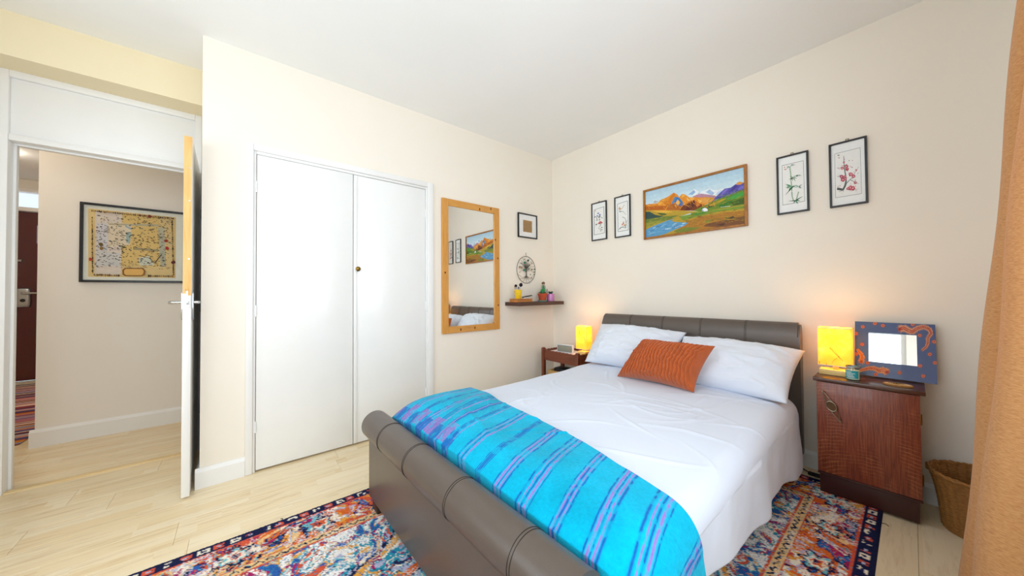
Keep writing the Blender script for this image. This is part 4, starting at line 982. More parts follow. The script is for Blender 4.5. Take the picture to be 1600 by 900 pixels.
# ------------------------------------------------------------------ pictures
def frame(name, label, cat, loc, rz, w, h, fw_, depth, fm, art=None, art_mat=None, glass=False, hook=False, group=None, tilt=0.0):
    """loc = centre on the wall plane; local -y faces the room"""
    t = thing(name, label, cat, loc, rz, group)
    if tilt: t.rotation_euler = (0, tilt, rz)
    for sx in (-1, 1): obj('frame_side', box(B(), sx*(w/2-fw_), sx*w/2, -depth, -0.001, -h/2, h/2, 0.0012, 1), fm, t)
    for sz in (-1, 1): obj('frame_rail', box(B(), -w/2+fw_, w/2-fw_, -depth, -0.001, min(sz*(h/2-fw_), sz*h/2), max(sz*(h/2-fw_), sz*h/2), 0.0012, 1), fm, t)
    obj('backing', box(B(), -w/2+fw_, w/2-fw_, -depth*0.45, -0.002, -h/2+fw_, h/2-fw_), M_BLACKF, t, smooth=False)
    if art is not None: art.build('print', art_mat or M_ART, t, -depth*0.45)
    if glass: obj('glass', box(B(), -w/2+fw_, w/2-fw_, -depth*0.80, -depth*0.74, -h/2+fw_, h/2-fw_), M_PICGLASS, t, smooth=False)
    if hook: obj('hanger', tube(B(), [(-0.006, -0.006, h/2), (-0.006, -0.006, h/2+0.010), (0.006, -0.006, h/2+0.010), (0.006, -0.006, h/2)], 0.002, 6), M_BRASS, t)
    return t
OFF = 0.002

# --- landscape painting
w_, h_ = 0.771, 0.436; f_ = 0.017
A = Art([(593, 297), (1508, 75), (1503, 590), (593, 712)], w_-2*f_, h_-2*f_)
sky = ['#b4d2e4', '#bcd8e6', '#c6dde8', '#cfe3e8', '#d8e6e6', '#e0e9e4', '#e6ebe0']
for i, c in enumerate(sky):
    a = 1-i*0.095; A.raw([(0, 0.0), (1, 0.0), (1, a), (0, a)], c)
A.poly([(980, 318), (1010, 300), (1045, 270), (1062, 282), (1090, 300), (1130, 290), (1180, 268), (1215, 280), (1260, 285), (1320, 268), (1330, 330), (1100, 350)], '#e6eef2')
for p, c in (([(985, 322), (1040, 280), (1055, 300), (1030, 325)], '#8fb4d8'), ([(1075, 310), (1100, 302), (1090, 325)], '#a9c6e0'), ([(1150, 300), (1185, 275), (1230, 310), (1200, 330)], '#a6c0de'), ([(1260, 300), (1300, 280), (1290, 320), (1240, 330)], '#b8cce4')): A.poly(p, c)
A.poly([(1030, 340), (1070, 322), (1110, 315), (1160, 322), (1240, 335), (1240, 390), (1050, 400)], '#b98aa0')
A.poly([(593, 412), (640, 405), (700, 400), (740, 365), (775, 352), (800, 340), (830, 320), (855, 303), (885, 318), (905, 345), (930, 315), (960, 322), (1000, 350), (1050, 345), (1100, 350), (1150, 345), (1210, 350), (1235, 365), (1180, 400), (1100, 440), (1000, 470), (593, 470)], '#e2902c')
for p, c in (([(855, 303), (870, 330), (850, 350), (830, 400), (800, 430), (770, 440), (790, 400), (820, 350)], '#d27a20'), ([(868, 340), (905, 350), (945, 400), (930, 428), (880, 420), (850, 380)], '#3f78b4'), ([(860, 345), (880, 345), (850, 405), (825, 430), (840, 385)], '#5b86b0'), ([(930, 318), (960, 330), (940, 345), (925, 350)], '#f0b04a'), ([(700, 400), (775, 352), (760, 395), (720, 420)], '#f0ac40'), ([(890, 365), (915, 395), (895, 420), (870, 400)], '#f2b65a'), ([(800, 425), (850, 400), (920, 430), (905, 465), (780, 462)], '#b4682a'), ([(905, 465), (940, 420), (1000, 395), (1040, 372), (1080, 400), (1130, 420), (1090, 450), (1030, 470)], '#7a3f22'), ([(1040, 372), (1060, 400), (1030, 440), (990, 465), (950, 468), (990, 420)], '#5c2f28'), ([(1045, 378), (1100, 412), (1070, 440), (1055, 410)], '#c8702a'), ([(1075, 365), (1120, 380), (1090, 405)], '#f0bc5a'), ([(593, 430), (700, 425), (790, 425), (770, 460), (593, 465)], '#b8621e'), ([(1100, 360), (1160, 352), (1225, 368), (1170, 395), (1120, 405)], '#e0a04e'), ([(1010, 345), (1050, 352), (1030, 375), (1000, 370)], '#f2b050'), ([(970, 345), (1010, 380), (985, 385)], '#f0c070')): A.poly(p, c)
A.poly([(1215, 380), (1240, 345), (1290, 300), (1325, 270), (1380, 262), (1420, 235), (1460, 208), (1508, 218), (1508, 280), (1400, 310), (1280, 360)], '#5a54a8')
for p, c in (([(1330, 270), (1360, 275), (1300, 330), (1260, 350)], '#7a6cc0'), ([(1420, 238), (1450, 245), (1400, 290), (1370, 300)], '#463c8c'), ([(1440, 216), (1465, 208), (1500, 220), (1470, 236), (1430, 236)], '#e0963c'), ([(1470, 250), (1508, 240), (1508, 270), (1440, 285)], '#7c70c4')): A.poly(p, c)
A.poly([(1030, 470), (1120, 430), (1220, 385), (1300, 350), (1400, 310), (1508, 272), (1508, 420), (1300, 450), (1100, 480)], '#6f8a2c')
for p, c in (([(1180, 415), (1300, 365), (1340, 360), (1270, 400), (1200, 430)], '#c0a030'), ([(1330, 370), (1400, 330), (1480, 300), (1508, 300), (1508, 330), (1400, 370)], '#4ba044'), ([(1260, 430), (1340, 390), (1400, 380), (1380, 410), (1300, 440)], '#3f7a30'), ([(1380, 400), (1450, 370), (1508, 350), (1508, 410), (1400, 425)], '#4c6428'), ([(1100, 450), (1180, 425), (1240, 425), (1120, 465)], '#3d6b38')): A.poly(p, c)
A.poly([(593, 462), (780, 465), (905, 468), (1100, 478), (1300, 450), (1508, 415), (1508, 600), (593, 720)], '#b89a34')
for p, c in (([(593, 478), (630, 476), (680, 505), (760, 520), (700, 540), (593, 555)], '#35504a'), ([(700, 490), (760, 485), (790, 505), (740, 515)], '#5c6a34'), ([(650, 465), (780, 466), (850, 480), (760, 490), (690, 480)], '#e0b042'), ([(593, 545), (760, 520), (900, 510), (820, 545), (700, 580), (593, 610)], '#6d8038'), ([(593, 580), (720, 555), (780, 560), (640, 605), (593, 620)], '#97963a'), ([(900, 520), (1060, 480), (1300, 455), (1500, 425), (1500, 450), (1250, 480), (1050, 530), (930, 555)], '#7b9838'), ([(1000, 500), (1160, 475), (1120, 500), (1020, 520)], '#4f8a34'), ([(960, 575), (1100, 520), (1300, 490), (1508, 470), (1508, 600), (1200, 640), (900, 680), (850, 660)], '#b07a30'), ([(1150, 590), (1300, 560), (1500, 520), (1500, 590), (1250, 620), (1120, 612)], '#7d5232'), ([(1300, 540), (1400, 520), (1420, 545), (1330, 550)], '#5a4a2c'), ([(1140, 560), (1210, 545), (1180, 580), (1130, 580)], '#8e8a34'), ([(850, 650), (960, 620), (1100, 620), (1000, 655), (880, 670)], '#7c8434'), ([(1240, 600), (1330, 580), (1300, 610)], '#5c3a2e')): A.poly(p, c)
A.poly([(1010, 490), (985, 498), (940, 512), (905, 520), (960, 510), (1010, 500)], '#c6dbe4')
A.poly([(850, 545), (800, 555), (740, 578), (680, 600), (620, 625), (593, 640), (593, 716), (700, 700), (780, 675), (860, 640), (950, 605), (985, 578), (930, 575), (850, 570), (830, 560)], '#5f9cc4')
rr = random.Random(2)
for k in range(34):
    x = rr.uniform(600, 930); ym = 640-(x-600)*0.17; y = ym+rr.uniform(-18, 48)*(1-(x-600)/600); A.stroke([(x, y), (x+rr.uniform(20, 55), y-rr.uniform(4, 16))], rr.uniform(3, 7), rr.choice(['#a8cfe2', '#2f5f9a', '#d5e7ee', '#3f78ae', '#86b8d4']))
for k in range(60):
    x = rr.uniform(620, 1480); y = rr.uniform(490, 560)+(1500-x)*0.05; A.stroke([(x, y), (x+rr.uniform(15, 40), y-rr.uniform(2, 8))], rr.uniform(2, 5), rr.choice(['#5d7a2a', '#d0a83e', '#8e6a2c', '#a8a03c', '#44602a']))
for k in range(150):
    x = rr.uniform(600, 1230); y = 445-abs(math.sin(x*0.011))*70*rr.random()-rr.uniform(0, 25)
    if y < 330: y += 60
    A.stroke([(x, y), (x+rr.uniform(6, 18), y+rr.uniform(8, 20))], rr.uniform(2, 5), rr.choice(['#f2b24c', '#c86e1e', '#9a4a20', '#e89a30', '#7a3c2a', '#f4c878']))
for k in range(60):
    x = rr.uniform(1260, 1500); y = 330-(x-1260)*0.36+rr.uniform(0, 40); A.stroke([(x, y), (x+rr.uniform(-4, 12), y+rr.uniform(8, 18))], rr.uniform(2, 4), rr.choice(['#8a80d0', '#3c3484', '#6c60b8', '#a49ad8']))
for k in range(90):
    x = rr.uniform(960, 1500); y = rr.uniform(500, 620)-(x-960)*0.10; A.stroke([(x, y), (x+rr.uniform(12, 50), y-rr.uniform(0, 8))], rr.uniform(2, 6), rr.choice(['#c48a34', '#8a5c2c', '#a87a2e', '#6a4a2c', '#c8a03c', '#8e7a30']))
for k in range(60):
    x = rr.uniform(1150, 1500); y = rr.uniform(330, 440)-(x-1150)*0.12; A.stroke([(x, y), (x+rr.uniform(10, 36), y-rr.uniform(4, 16))], rr.uniform(2, 6), rr.choice(['#4f8a34', '#86a03a', '#5fae4c', '#a89a34', '#3d6a2c']))
A.poly([(1112, 476), (1114, 462), (1125, 450), (1142, 445), (1158, 450), (1168, 462), (1168, 474), (1140, 480)], '#eef0f0'); A.poly([(1112, 476), (1114, 462), (1128, 462), (1128, 478)], '#9fb0c0')
for k in range(9): A.blob(1290+k*10, 440-k*1.0, 4, 3, '#f0efe6', 6)
land = frame('landscape_painting', 'large mountain river landscape painting in an ochre wooden frame above the bed', 'painting', ((1.1148+1.8864)/2, -OFF, (1.9994+1.5634)/2), 0, w_, h_, f_, 0.022, M_OCHREF, A, M_PAINT)

# --- four ink prints above the bed
PAPER = '#eeeeea'
def base_art(quad, inner, w, h, fwid):
    a = Art(quad, w-2*fwid, h-2*fwid); a.sheet('#f1f2f0')
    TL, TR, BR, BL = inner
    a.poly(inner, PAPER)
    for p, q in ((TL, TR), (TR, BR), (BR, BL), (BL, TL)): a.stroke([p, q], 3.0, '#3c4044', 0.0)
    return a
fwn = 0.010
def leafstroke(a, x, y, dx, dy, w, c): a.poly([(x, y), (x+dx*0.4-dy*w, y+dy*0.4+dx*w), (x+dx, y+dy), (x+dx*0.4+dy*w, y+dy*0.4-dx*w)], c)
# orchid and peony print
w1, h1 = 0.178, 0.380
A = base_art([(102, 405), (216, 393), (214, 735), (102, 745)], [(118, 458), (200, 440), (203, 685), (115, 698)], w1, h1, fwn)
for x, y in ((152, 497), (143, 520), (165, 512)): A.blob(x, y, 9, 7, '#6a70b8', 7)
for k in range(14): leafstroke(A, 130+k*4, 520+(k % 5)*8, random.uniform(-14, 14), random.uniform(4, 16), 0.25, random.choice(['#22302c', '#3c5c44', '#2c2c34']))
for x, y in ((168, 580), (158, 590), (178, 588)): A.blob(x, y, 10, 9, '#d87a74', 8); A.blob(x, y, 5, 4, '#b84a50', 7)
for k in range(22): leafstroke(A, random.uniform(132, 192), random.uniform(590, 665), random.uniform(-16, 16), random.uniform(-12, 14), 0.28, random.choice(['#1f2a24', '#3c6a48', '#2a4a38', '#5c7a5c']))
A.blob(127, 468, 3, 10, '#c05a48', 6)
G = 'ink prints above the bed'
frame('ink_print', 'narrow black framed print of violet and pink flowers nearest the room corner', 'picture', (0.6425, -OFF, 1.812), 0, w1, h1, fwn, 0.016, M_BLACKF, A, None, False, True, G)
# reed print
w2, h2 = 0.165, 0.386
A = base_art([(312, 358), (440, 338), (438, 692), (312, 708)], [(330, 410), (422, 388), (425, 648), (333, 662)], w2, h2, fwn)
for p in ([(345, 470), (370, 455), (395, 420)], [(348, 480), (380, 480), (408, 515)], [(375, 530), (400, 545), (405, 580), (410, 625)], [(340, 640), (380, 615), (412, 600)], [(398, 620), (412, 570), (415, 560)], [(405, 630), (385, 590), (380, 570)], [(402, 630), (360, 620), (345, 632)]): A.stroke(p, 4.5, random.choice(['#3a4440', '#55725c', '#6a6a5c']))
for x, y in ((350, 445), (356, 452), (346, 455), (385, 580), (378, 590), (372, 600), (390, 600)): A.blob(x, y, 6, 7, random.choice(['#d88a5c', '#d06a4c', '#d8a04c']), 7)
for k in range(8): leafstroke(A, 346+k*2, 485, random.uniform(-8, 8), random.uniform(-18, 4), 0.2, '#5c7a5c')
frame('ink_print', 'narrow black framed print of slender orange lilies next to the landscape', 'picture', (0.9025, -OFF, 1.811), 0, w2, h2, fwn, 0.016, M_BLACKF, A, None, False, True, G)
# bamboo print
w3, h3 = 0.160, 0.381
A = base_art([(97, 302), (355, 235), (365, 768), (110, 805)], [(132, 362), (328, 315), (340, 693), (140, 730)], w3, h3, fwn)
for p in ([(205, 390), (212, 440), (216, 500)], [(216, 505), (220, 560), (222, 600)], [(222, 605), (226, 650), (238, 690)], [(262, 690), (272, 650), (285, 605)]): A.stroke(p, 13, '#b7c6ae', 0.1); A.stroke(p, 4, '#7f9c7c', 0.1)
for x, y, L_ in ((200, 370, 45), (232, 470, 62), (222, 555, 72), (285, 555, 48), (232, 350, 40), (280, 450, 40), (262, 685, 55), (180, 560, 36)):
    for k in range(7):
        a = random.uniform(-0.6, 3.6); l = L_*random.uniform(0.5, 1.0); leafstroke(A, x, y, math.cos(a)*l, math.sin(a)*l*0.75, 0.09, random.choice(['#2f6a44', '#3f8458', '#1f4a34', '#5a9a70']))
for p in ([(262, 685), (320, 650)], [(262, 690), (195, 692)], [(232, 560), (165, 635)]): A.stroke(p, 12, '#2a5c40', 0.85)
A.blob(155, 378, 4, 7, '#c85a50', 6); A.blob(163, 398, 12, 4, '#c86a5c', 6)
frame('ink_print', 'black framed print of green bamboo right of the landscape', 'picture', (2.131, -OFF, 1.797), 0, w3, h3, fwn, 0.016, M_BLACKF, A, None, False, True, G, 0.0)
# blossom print
w4, h4 = 0.158, 0.384
A = base_art([(595, 180), (905, 108), (910, 690), (598, 733)], [(628, 250), (866, 195), (872, 618), (630, 655)], w4, h4, fwn)
for p, wd in (([(645, 570), (700, 580), (720, 545), (730, 500), (725, 440), (715, 380), (712, 270)], 24), ([(705, 580), (735, 520), (780, 475), (850, 370)], 10), ([(770, 490), (830, 520), (848, 528)], 6), ([(650, 380), (690, 378)], 5), ([(650, 455), (700, 470)], 5), ([(700, 585), (660, 600), (690, 612)], 5), ([(780, 580), (845, 576)], 5)): A.stroke(p, wd, '#36423f', 0.8)
for x, y, r in ((735, 365, 18), (740, 392, 18), (695, 382, 15), (775, 440, 20), (800, 458, 18), (690, 460, 18), (715, 470, 22), (700, 488, 20), (742, 385, 12), (770, 565, 24), (792, 568, 22), (745, 572, 14), (815, 518, 14), (825, 402, 10), (712, 328, 10), (722, 480, 16)):
    for k in range(5):
        a = k*2*PI/5+x; A.blob(x+math.cos(a)*r*0.55, y+math.sin(a)*r*0.5, r*0.55, r*0.5, random.choice(['#b82a48', '#a01c3c', '#cf5068']), 7)
    A.blob(x, y, r*0.3, r*0.28, '#f0d0cc', 6)
for k in range(26): A.blob(random.uniform(650, 850), random.uniform(300, 610), 5, 4, random.choice(['#c05a68', '#3a4644', '#d08a90']), 6)
A.blob(665, 263, 11, 5, '#4a4c50', 7); A.blob(668, 287, 8, 6, '#d09088', 7)
frame('ink_print', 'black framed print of red plum blossom nearest the curtain', 'picture', (2.383, -OFF, 1.793), 0, w4, h4, fwn, 0.016, M_BLACKF, A, None, True, True, G)

# --- small square print above the wall shelf (wardrobe wall)
w5, h5 = 0.273, 0.258
A = Art([(0, 0), (100, 0), (100, 100), (0, 100)], w5-0.024, h5-0.024); A.sheet('#f0f0ee')
A.poly([(24, 24), (76, 24), (76, 78), (24, 78)], '#c79a5e')
for r_ in range(11):
    x = 26
    while x < 73:
        k = random.uniform(2, 5); y = 28+r_*4.6
        A.poly([(x, y), (x+k*0.8, y), (x+k*0.8, y+2.6), (x, y+2.6)], random.choice(['#2c1c10', '#4a3018', '#3a2412'])); x += k+random.uniform(0.4, 1.5)
frame('square_print', 'small black framed picture with a brown square above the wire tree', 'picture', (OFF, -0.396, 1.816), PI/2, w5, h5, 0.012, 0.018, M_BLACKF, A, None, True)

# --- illustrated map in the hall
w6, h6 = 0.585, 0.622
A = Art([(72, 125), (1010, 203), (1008, 832), (85, 828)], w6-0.036, h6-0.036); A.sheet('#e7e8dc')
A.poly([(112, 160), (940, 230), (940, 805), (130, 800)], '#dcc288')
for p, c in (([(180, 180), (440, 200), (430, 780), (190, 770)], '#d9cdc0'), ([(430, 200), (780, 230), (780, 700), (430, 700)], '#dcbd76'), ([(200, 300), (300, 300), (300, 560), (215, 560)], '#cfcdd0'), ([(300, 290), (520, 300), (510, 500), (310, 520)], '#decfb4'), ([(200, 560), (420, 580), (420, 700), (205, 700)], '#cdcbc8'), ([(770, 330), (830, 330), (850, 700), (800, 700)], '#b5b49c'), ([(590, 620), (690, 600), (740, 690), (600, 690)], '#cfd2c0'), ([(540, 520), (780, 540), (780, 560), (540, 545)], '#a89a70'), ([(300, 300), (770, 300), (780, 320), (310, 315)], '#b6ae90'), ([(460, 310), (520, 340), (520, 360), (460, 330)], '#9fb0b8'), ([(470, 380), (520, 380), (510, 480), (475, 480)], '#9fb6b0')): A.poly(p, c)
rr = random.Random(9)
for k in range(620):
    x = rr.uniform(190, 890); y = rr.uniform(225, 720); A.stroke([(x, y), (x+rr.uniform(-14, 14), y+rr.uniform(-6, 6)), (x+rr.uniform(4, 20), y+rr.uniform(-5, 8))], rr.uniform(2.5, 6.5), rr.choice(['#3a2c1c', '#54402a', '#2c2a2c', '#7a5a30', '#5a5c58', '#8a4a30', '#6a7c80', '#46563c']), 0.3)
for (xa, ya), (xb, yb) in (((150, 185), (930, 245)), ((155, 250), (175, 780)), ((905, 270), (922, 790)), ((190, 782), (430, 788)), ((690, 788), (930, 790))):
    n = int(math.hypot(xb-xa, yb-ya)/17)
    for i in range(n):
        f = i/n; x = xa+(xb-xa)*f; y = ya+(yb-ya)*f
        A.blob(x, y, rr.uniform(5, 10), rr.uniform(6, 12), rr.choice(['#40301c', '#6a4a20', '#8a6a30', '#2c2620', '#a07838']), 6, 0.35)
for x, y, c in ((152, 640, '#b03a22'), (692, 230, '#7a2a1c'), (920, 660, '#5a1c1c'), (860, 525, '#a82c20'), (850, 455, '#9a3020'), (250, 535, '#8a6a34'), (240, 500, '#6a5428')): A.blob(x, y, 18, 16, c, 8, 0.3)
A.poly([(445, 735), (470, 715), (640, 715), (660, 740), (655, 775), (630, 790), (470, 790), (448, 775)], '#8a5a24'); A.poly([(462, 738), (480, 724), (630, 724), (645, 742), (640, 770), (622, 782), (482, 782), (464, 770)], '#e0b264')
A.stroke([(745, 670), (780, 620), (810, 585)], 9, '#4a4a40', 0.2); A.stroke([(740, 660), (690, 620), (610, 600)], 5, '#7a6a4c', 0.2)
frame('illustrated_map', 'large black framed illustrated map hanging on the hall wall', 'picture', (HX+OFF, -3.427, 1.520), PI/2, w6, h6, 0.018, 0.022, M_BLACKF, A, None, False)

# ------------------------------------------------------------------ pine mirror on the wardrobe wall
pm = thing('wall_mirror', 'tall mirror in a knotty pine frame beside the white wardrobe', 'mirror', (OFF, (-1.4098-0.7869)/2, (1.9391+0.75)/2), PI/2)
w7, h7, f7, d7 = 0.623, 1.189, 0.060, 0.024
sides = [obj('frame_stile', box(B(), sx*(w7/2-f7), sx*w7/2, -d7, -0.001, -h7/2, h7/2, 0.002, 1), M_PINE, pm) for sx in (-1, 1)]
rails = [obj('frame_rail', box(B(), -w7/2+f7, w7/2-f7, -d7+0.002, -0.001, min(sz*(h7/2-f7), sz*h7/2), max(sz*(h7/2-f7), sz*h7/2), 0.002, 1), M_PINEH, pm) for sz in (-1, 1)]
obj('mirror_glass', box(B(), -w7/2+f7, w7/2-f7, -d7*0.5, -d7*0.4, -h7/2+f7, h7/2-f7), M_MIRROR, pm, smooth=False)
def knot(par, x, y, z, sx, sz):
    bm = ball(B(), (x, y, z), 0.008, sx, 0.12, sz, 2); obj('knot', bm, M_KNOT, par)
for p, x, z in ((sides[0], -0.285, -0.06), (sides[1], 0.262, 0.28), (sides[1], 0.29, 0.10), (sides[1], 0.292, -0.36)): knot(p, x, -d7, z, 1.0, 1.2)
for p, x, z in ((rails[0], -0.13, -0.568), (rails[0], 0.02, -0.562), (rails[1], 0.08, 0.552), (rails[1], 0.21, 0.575)): knot(p, x, -d7+0.002, z, 0.9, 1.6)

# ------------------------------------------------------------------ wire tree of life
tr = thing('wire_tree', 'round wire tree of life ornament with green leaves above the wall shelf', 'ornament', (0.008, -0.421, 1.348), PI/2)
M_WIREG = mat('grey wire', '#5c564e', 0.4, 0.1, 30, metal=0.7)
rx, rz_ = 0.131, 0.142
obj('ring', tube(B(), [(rx*math.cos(a), -0.004, rz_*math.sin(a)) for a in [2*PI*k/64 for k in range(64)]], 0.0028, 7, closed=True), M_WIREG, tr)
obj('hook', tube(B(), [(0, -0.004, rz_), (0, -0.004, rz_+0.018), (-0.008, -0.004, rz_+0.026), (-0.004, -0.004, rz_+0.036), (0.006, -0.004, rz_+0.033)], 0.0018, 6), M_WIREG, tr)
bm = B()
for k in range(5): tube(bm, [(-0.006+0.004*k, -0.004-0.002*(k % 2), -0.075), (0.004*math.sin(k), -0.006, -0.03), (-0.01+0.006*k, -0.004, 0.02), (-0.06+0.03*k, -0.004, 0.08-0.006*abs(k-2))], [0.004, 0.0035, 0.003, 0.0015], 6)
obj('trunk', bm, M_WIREG, tr)
ends = []
rr = random.Random(5)
for k in range(14):
    a = -0.25+k*(PI+0.5)/13; l = rr.uniform(0.75, 0.97); e = (rx*l*math.cos(a), -0.005, rz_*l*math.sin(a)); ends.append(e)
    obj('branch', tube(B(), [(0.0, -0.005, -0.01+0.02*math.sin(a)), (e[0]*0.5, -0.007, e[2]*0.55+0.012), e], [0.002, 0.0015, 0.001], 5), M_WIREG, tr)
for k in range(7):
    a = PI+0.35+k*(PI-0.7)/6
    obj('root', tube(B(), [(0, -0.005, -0.07), (rx*0.45*math.cos(a), -0.006, -0.072+0.25*rz_*math.sin(a)), (rx*0.98*math.cos(a), -0.004, rz_*0.98*math.sin(a))], [0.0025, 0.0015, 0.001], 5), M_WIREG, tr)
lc = [mat('jade leaf', '#1f7a58', 0.4, 0.1), mat('dark jade leaf', '#1a5442', 0.4, 0.1), mat('amber leaf', '#8a6238', 0.4, 0.1), mat('grey leaf', '#7c7a70', 0.4, 0.1)]
for x, z, s_, c in ((-0.025, 0.075, 1.3, 0), (0.022, 0.10, 1.2, 1), (-0.035, -0.005, 1.3, 0), (-0.015, -0.018, 0.8, 1), (0.04, 0.05, 0.9, 1), (0.075, 0.075, 0.8, 3), (0.075, 0.005, 1.0, 2), (-0.095, 0.025, 1.1, 2), (-0.07, 0.02, 0.9, 2), (0.115, 0.01, 0.9, 1), (0.11, -0.02, 0.8, 1), (-0.075, 0.065, 0.9, 3), (-0.03, 0.11, 0.7, 2), (0.055, -0.05, 0.8, 3), (0.105, -0.045, 0.7, 0), (0.07, -0.085, 0.7, 2), (-0.095, -0.03, 0.6, 3), (0.0, 0.045, 0.9, 3), (0.03, 0.01, 0.8, 1)):
    obj('leaf', ball(B(), (x, -0.010, z), 0.0105*s_, 1.2, 0.25, 0.9, 1), lc[c], tr)

# ------------------------------------------------------------------ floating shelf and what stands on it
SZ = 1.012
sh = tag(obj('wall_shelf', box(B(), 0.001, 0.215, -0.702, -0.060, SZ-0.036, SZ, 0.002, 1), M_SHELF), 'dark walnut floating shelf in the corner above the side table', 'shelf')
bx = thing('wooden_tray_box', 'flat orange wooden box under the yellow cup on the shelf', 'box', (0.128, -0.598, SZ), 0)
M_ORW = wood('orange box wood', [(0.3, '#a4612a'), (0.6, '#c07c3a'), (0.8, '#8c4f20')], (12, 1.5, 12), 3, 0.45)
obj('body', box(B(), -0.06, 0.06, -0.100, 0.100, 0.0, 0.022, 0.002, 1), M_ORW, bx); obj('lid', box(B(), -0.061, 0.061, -0.101, 0.101, 0.0235, 0.034, 0.002, 1), M_ORW, bx)
TZ = SZ+0.034
cup = thing('brush_cup', 'tapered yellow cup holding makeup brushes on the shelf', 'cup', (0.125, -0.635, TZ))
M_YEL = mat('yellow glaze', '#f0c81c', 0.3, 0.03, 20)
obj('cup_body', lathe(B(), [(0, 0), (0.026, 0), (0.028, 0.003), (0.039, 0.088), (0.036, 0.088), (0.026, 0.006), (0, 0.005)], seg=32), M_YEL, cup)
for k in range(7):
    a = -PI/2+rr.uniform(-0.6, 1.9); z = rr.uniform(0.02, 0.075); r_ = 0.0283+0.011*z/0.088; obj('speck', ball(B(), (r_*math.cos(a), r_*math.sin(a), z), 0.0025, 1, 1, 1, 1), M_STITCH, cup)
M_HAIR = mat('dark brush hair', '#1d1726', 0.9, 0.2, 80); M_HANDW = mat('pale brush handle', '#d8b890', 0.4, 0.05)
M_HGREY = mat('grey brush hair', '#6c7080', 0.9, 0.2, 80)
def brush(label, p0, p1, r, hair, hr, hl):
    t = thing('makeup_brush', label, 'brush', (0.125, -0.635, TZ), 0, 'makeup brushes in the yellow cup')
    a, b = Vector(p0), Vector(p1); d = (b-a).normalized()
    obj('brush_handle', tube(B(), [a, a+(b-a)*0.5, b], [r*0.6, r, r*0.9], 8), M_HANDW, t)
    obj('ferrule', tube(B(), [b-d*0.008, b+d*0.008], [r*1.2, r*1.4], 10), M_STEEL, t)
    obj('bristles', tube(B(), [b+d*0.006, b+d*(0.006+hl*0.35), b+d*(0.006+hl*0.75), b+d*(0.006+hl)], [r*1.3, hr, hr*0.85, hr*0.25], 14), hair, t)
brush('large round dark makeup brush in the yellow cup', (-0.004, -0.004, 0.008), (0.006, 0.024, 0.112), 0.004, M_HAIR, 0.019, 0.040)
brush('smaller dark makeup brush leaning towards the pine mirror in the cup', (0.004, 0.004, 0.008), (0.004, -0.026, 0.108), 0.004, M_HAIR, 0.015, 0.028)
brush('small grey makeup brush standing low in the cup', (0.012, 0.0, 0.008), (0.016, -0.008, 0.090), 0.0035, M_HGREY, 0.007, 0.022)
brush('thin tan makeup brush at the far left of the cup', (-0.012, 0.004, 0.008), (-0.012, -0.030, 0.104), 0.003, M_HANDW, 0.006, 0.018)
brush('thin brown makeup brush between the two dark ones', (0.008, -0.010, 0.008), (-0.004, 0.012, 0.096), 0.003, mat('reddish brush hair', '#7a4a3c', 0.9, 0.2, 80), 0.006, 0.018)
hb_ = thing('hair_brush', 'flat black hair straightener with a white body on the wooden box', 'hair tool', (0.128, -0.535, TZ+0.0005), 0.25)
obj('white_body', box(B(), -0.012, 0.012, -0.045, 0.045, 0.0, 0.012, 0.004), mat('white plastic tool', '#eceef0', 0.3, 0.01), hb_)
bm = box(B(), -0.011, 0.011, -0.055, 0.110, 0.013, 0.024, 0.004); bmesh.ops.transform(bm, matrix=Matrix.Rotation(0.10, 4, 'X'), verts=bm.verts)
obj('black_arm', bm, mat('black plastic', '#15171a', 0.35, 0.05), hb_)

def pot(name, label, loc, prof, m_, soil_z, soil_r, soil=None):
    t = thing(name, label, 'plant', loc)
    obj('pot', lathe(B(), prof, seg=32), m_, t)
    obj('soil', lathe(B(), [(0, soil_z+0.002), (soil_r*0.6, soil_z+0.001), (soil_r, soil_z)], seg=24), mat('dark soil', '#3a2a1c', 0.95, 0.2, 80), t)
    return t
M_TERRA = mat('terracotta', '#b4441e', 0.6, 0.06, 20)
p1 = pot('potted_cactus', 'green crested cactus in a terracotta pot on the shelf', (0.120, -0.291, SZ), [(0, 0.005), (0.036, 0.005), (0.044, 0.062), (0.050, 0.064), (0.051, 0.084), (0.047, 0.084), (0.045, 0.068), (0, 0.066)], M_TERRA, 0.074, 0.045)
obj('saucer', lathe(B(), [(0, 0), (0.046, 0), (0.050, 0.012), (0.046, 0.012), (0.042, 0.004), (0, 0.004)], seg=32), mat('green glass saucer', '#5f9a8a', 0.15, 0.04), p1)
M_CAC = mat('bright cactus green', '#1f8a4c', 0.5, 0.15, 40, bmp=0.3, bscale=150); M_CAC2 = mat('dull plant green', '#3d5a30', 0.6, 0.15, 40)
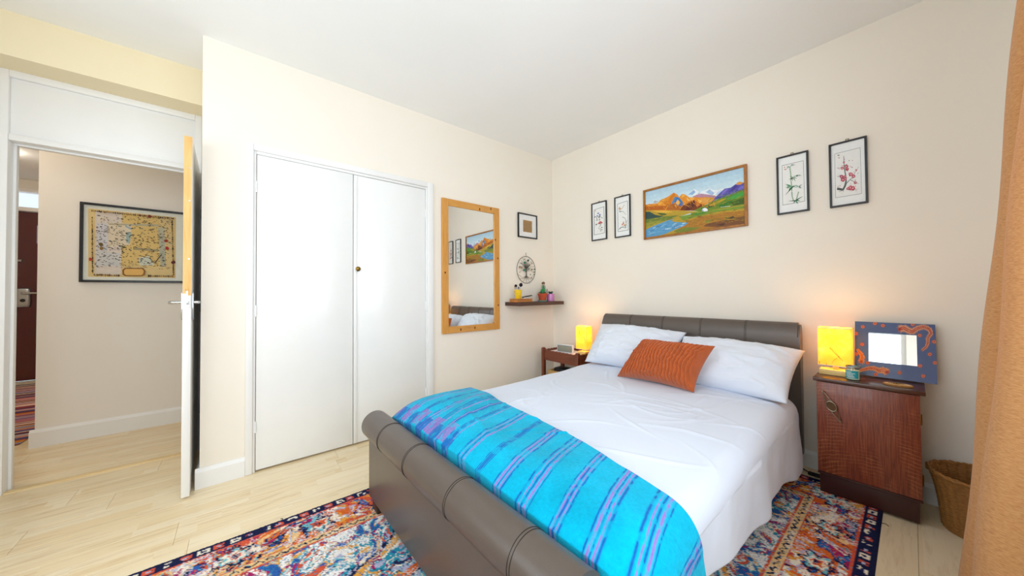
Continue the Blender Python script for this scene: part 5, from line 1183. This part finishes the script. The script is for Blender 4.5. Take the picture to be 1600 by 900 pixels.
for x, y, z, s_, t_ in ((0, 0.004, 0.10, 1.0, 0), (0.012, 0.010, 0.125, 0.8, 0), (0.0, -0.008, 0.115, 0.7, 0), (0.006, 0.010, 0.150, 0.6, 0), (0.0, -0.022, 0.092, 0.7, 1), (0.01, 0.025, 0.09, 0.6, 1), (0.0, 0.012, 0.165, 0.4, 0)):
    obj('cactus_lobe', ball(B(), (x, y, z), 0.022*s_, 0.8, 1.0, 1.15, 2), M_CAC if t_ == 0 else M_CAC2, p1)
for k in range(5): obj('leaf', tube(B(), [(0.01, 0.0, 0.08), (0.02*math.cos(k), 0.03*math.sin(k*1.7), 0.095), (0.03*math.cos(k), 0.04*math.sin(k*1.7), 0.088)], [0.004, 0.005, 0.001], 6), M_CAC2, p1)
p2 = pot('potted_succulent', 'dark spiky succulent in a glossy pink pot on the shelf', (0.128, -0.176, SZ), [(0, 0), (0.038, 0), (0.042, 0.004), (0.043, 0.078), (0.040, 0.080), (0.038, 0.070), (0, 0.068)], mat('pink glaze', '#c478b4', 0.15, 0.03, coat=0.5), 0.071, 0.038)
M_DKG = mat('dark succulent green', '#1c4a3a', 0.5, 0.15)
for k in range(11):
    a = k*2.4; l = 0.5+0.5*((k*5) % 7)/7
    obj('leaf', tube(B(), [(0.008*math.cos(a), 0.008*math.sin(a), 0.07), (0.022*math.cos(a)*l, 0.022*math.sin(a)*l, 0.095), (0.040*math.cos(a)*l, 0.046*math.sin(a)*l, 0.125-0.03*l)], [0.006, 0.006, 0.0008], 6), M_DKG, p2)
p3 = thing('felt_cactus', 'tall grey woolly cactus ornament between the two small pots', 'ornament', (0.066, -0.222, SZ))
M_WOOL = mat('grey woolly fibre', '#b5aba2', 0.95, 0.12, 60, bmp=0.6, bscale=200)
obj('stem', lathe(B(), [(0, 0), (0.020, 0), (0.024, 0.03), (0.025, 0.10), (0.023, 0.16), (0.014, 0.185), (0, 0.19)], seg=20), M_WOOL, p3)
obj('side_arm', tube(B(), [(0.01, 0.014, 0.08), (0.015, 0.036, 0.092), (0.016, 0.040, 0.115), (0.016, 0.040, 0.135)], [0.010, 0.011, 0.011, 0.004], 10), M_WOOL, p3)
obj('brown_tuft', ball(B(), (0, 0, 0.195), 0.019, 1, 1, 0.85, 2), mat('brown tuft', '#6c5236', 0.95, 0.2, 80, bmp=0.5), p3)
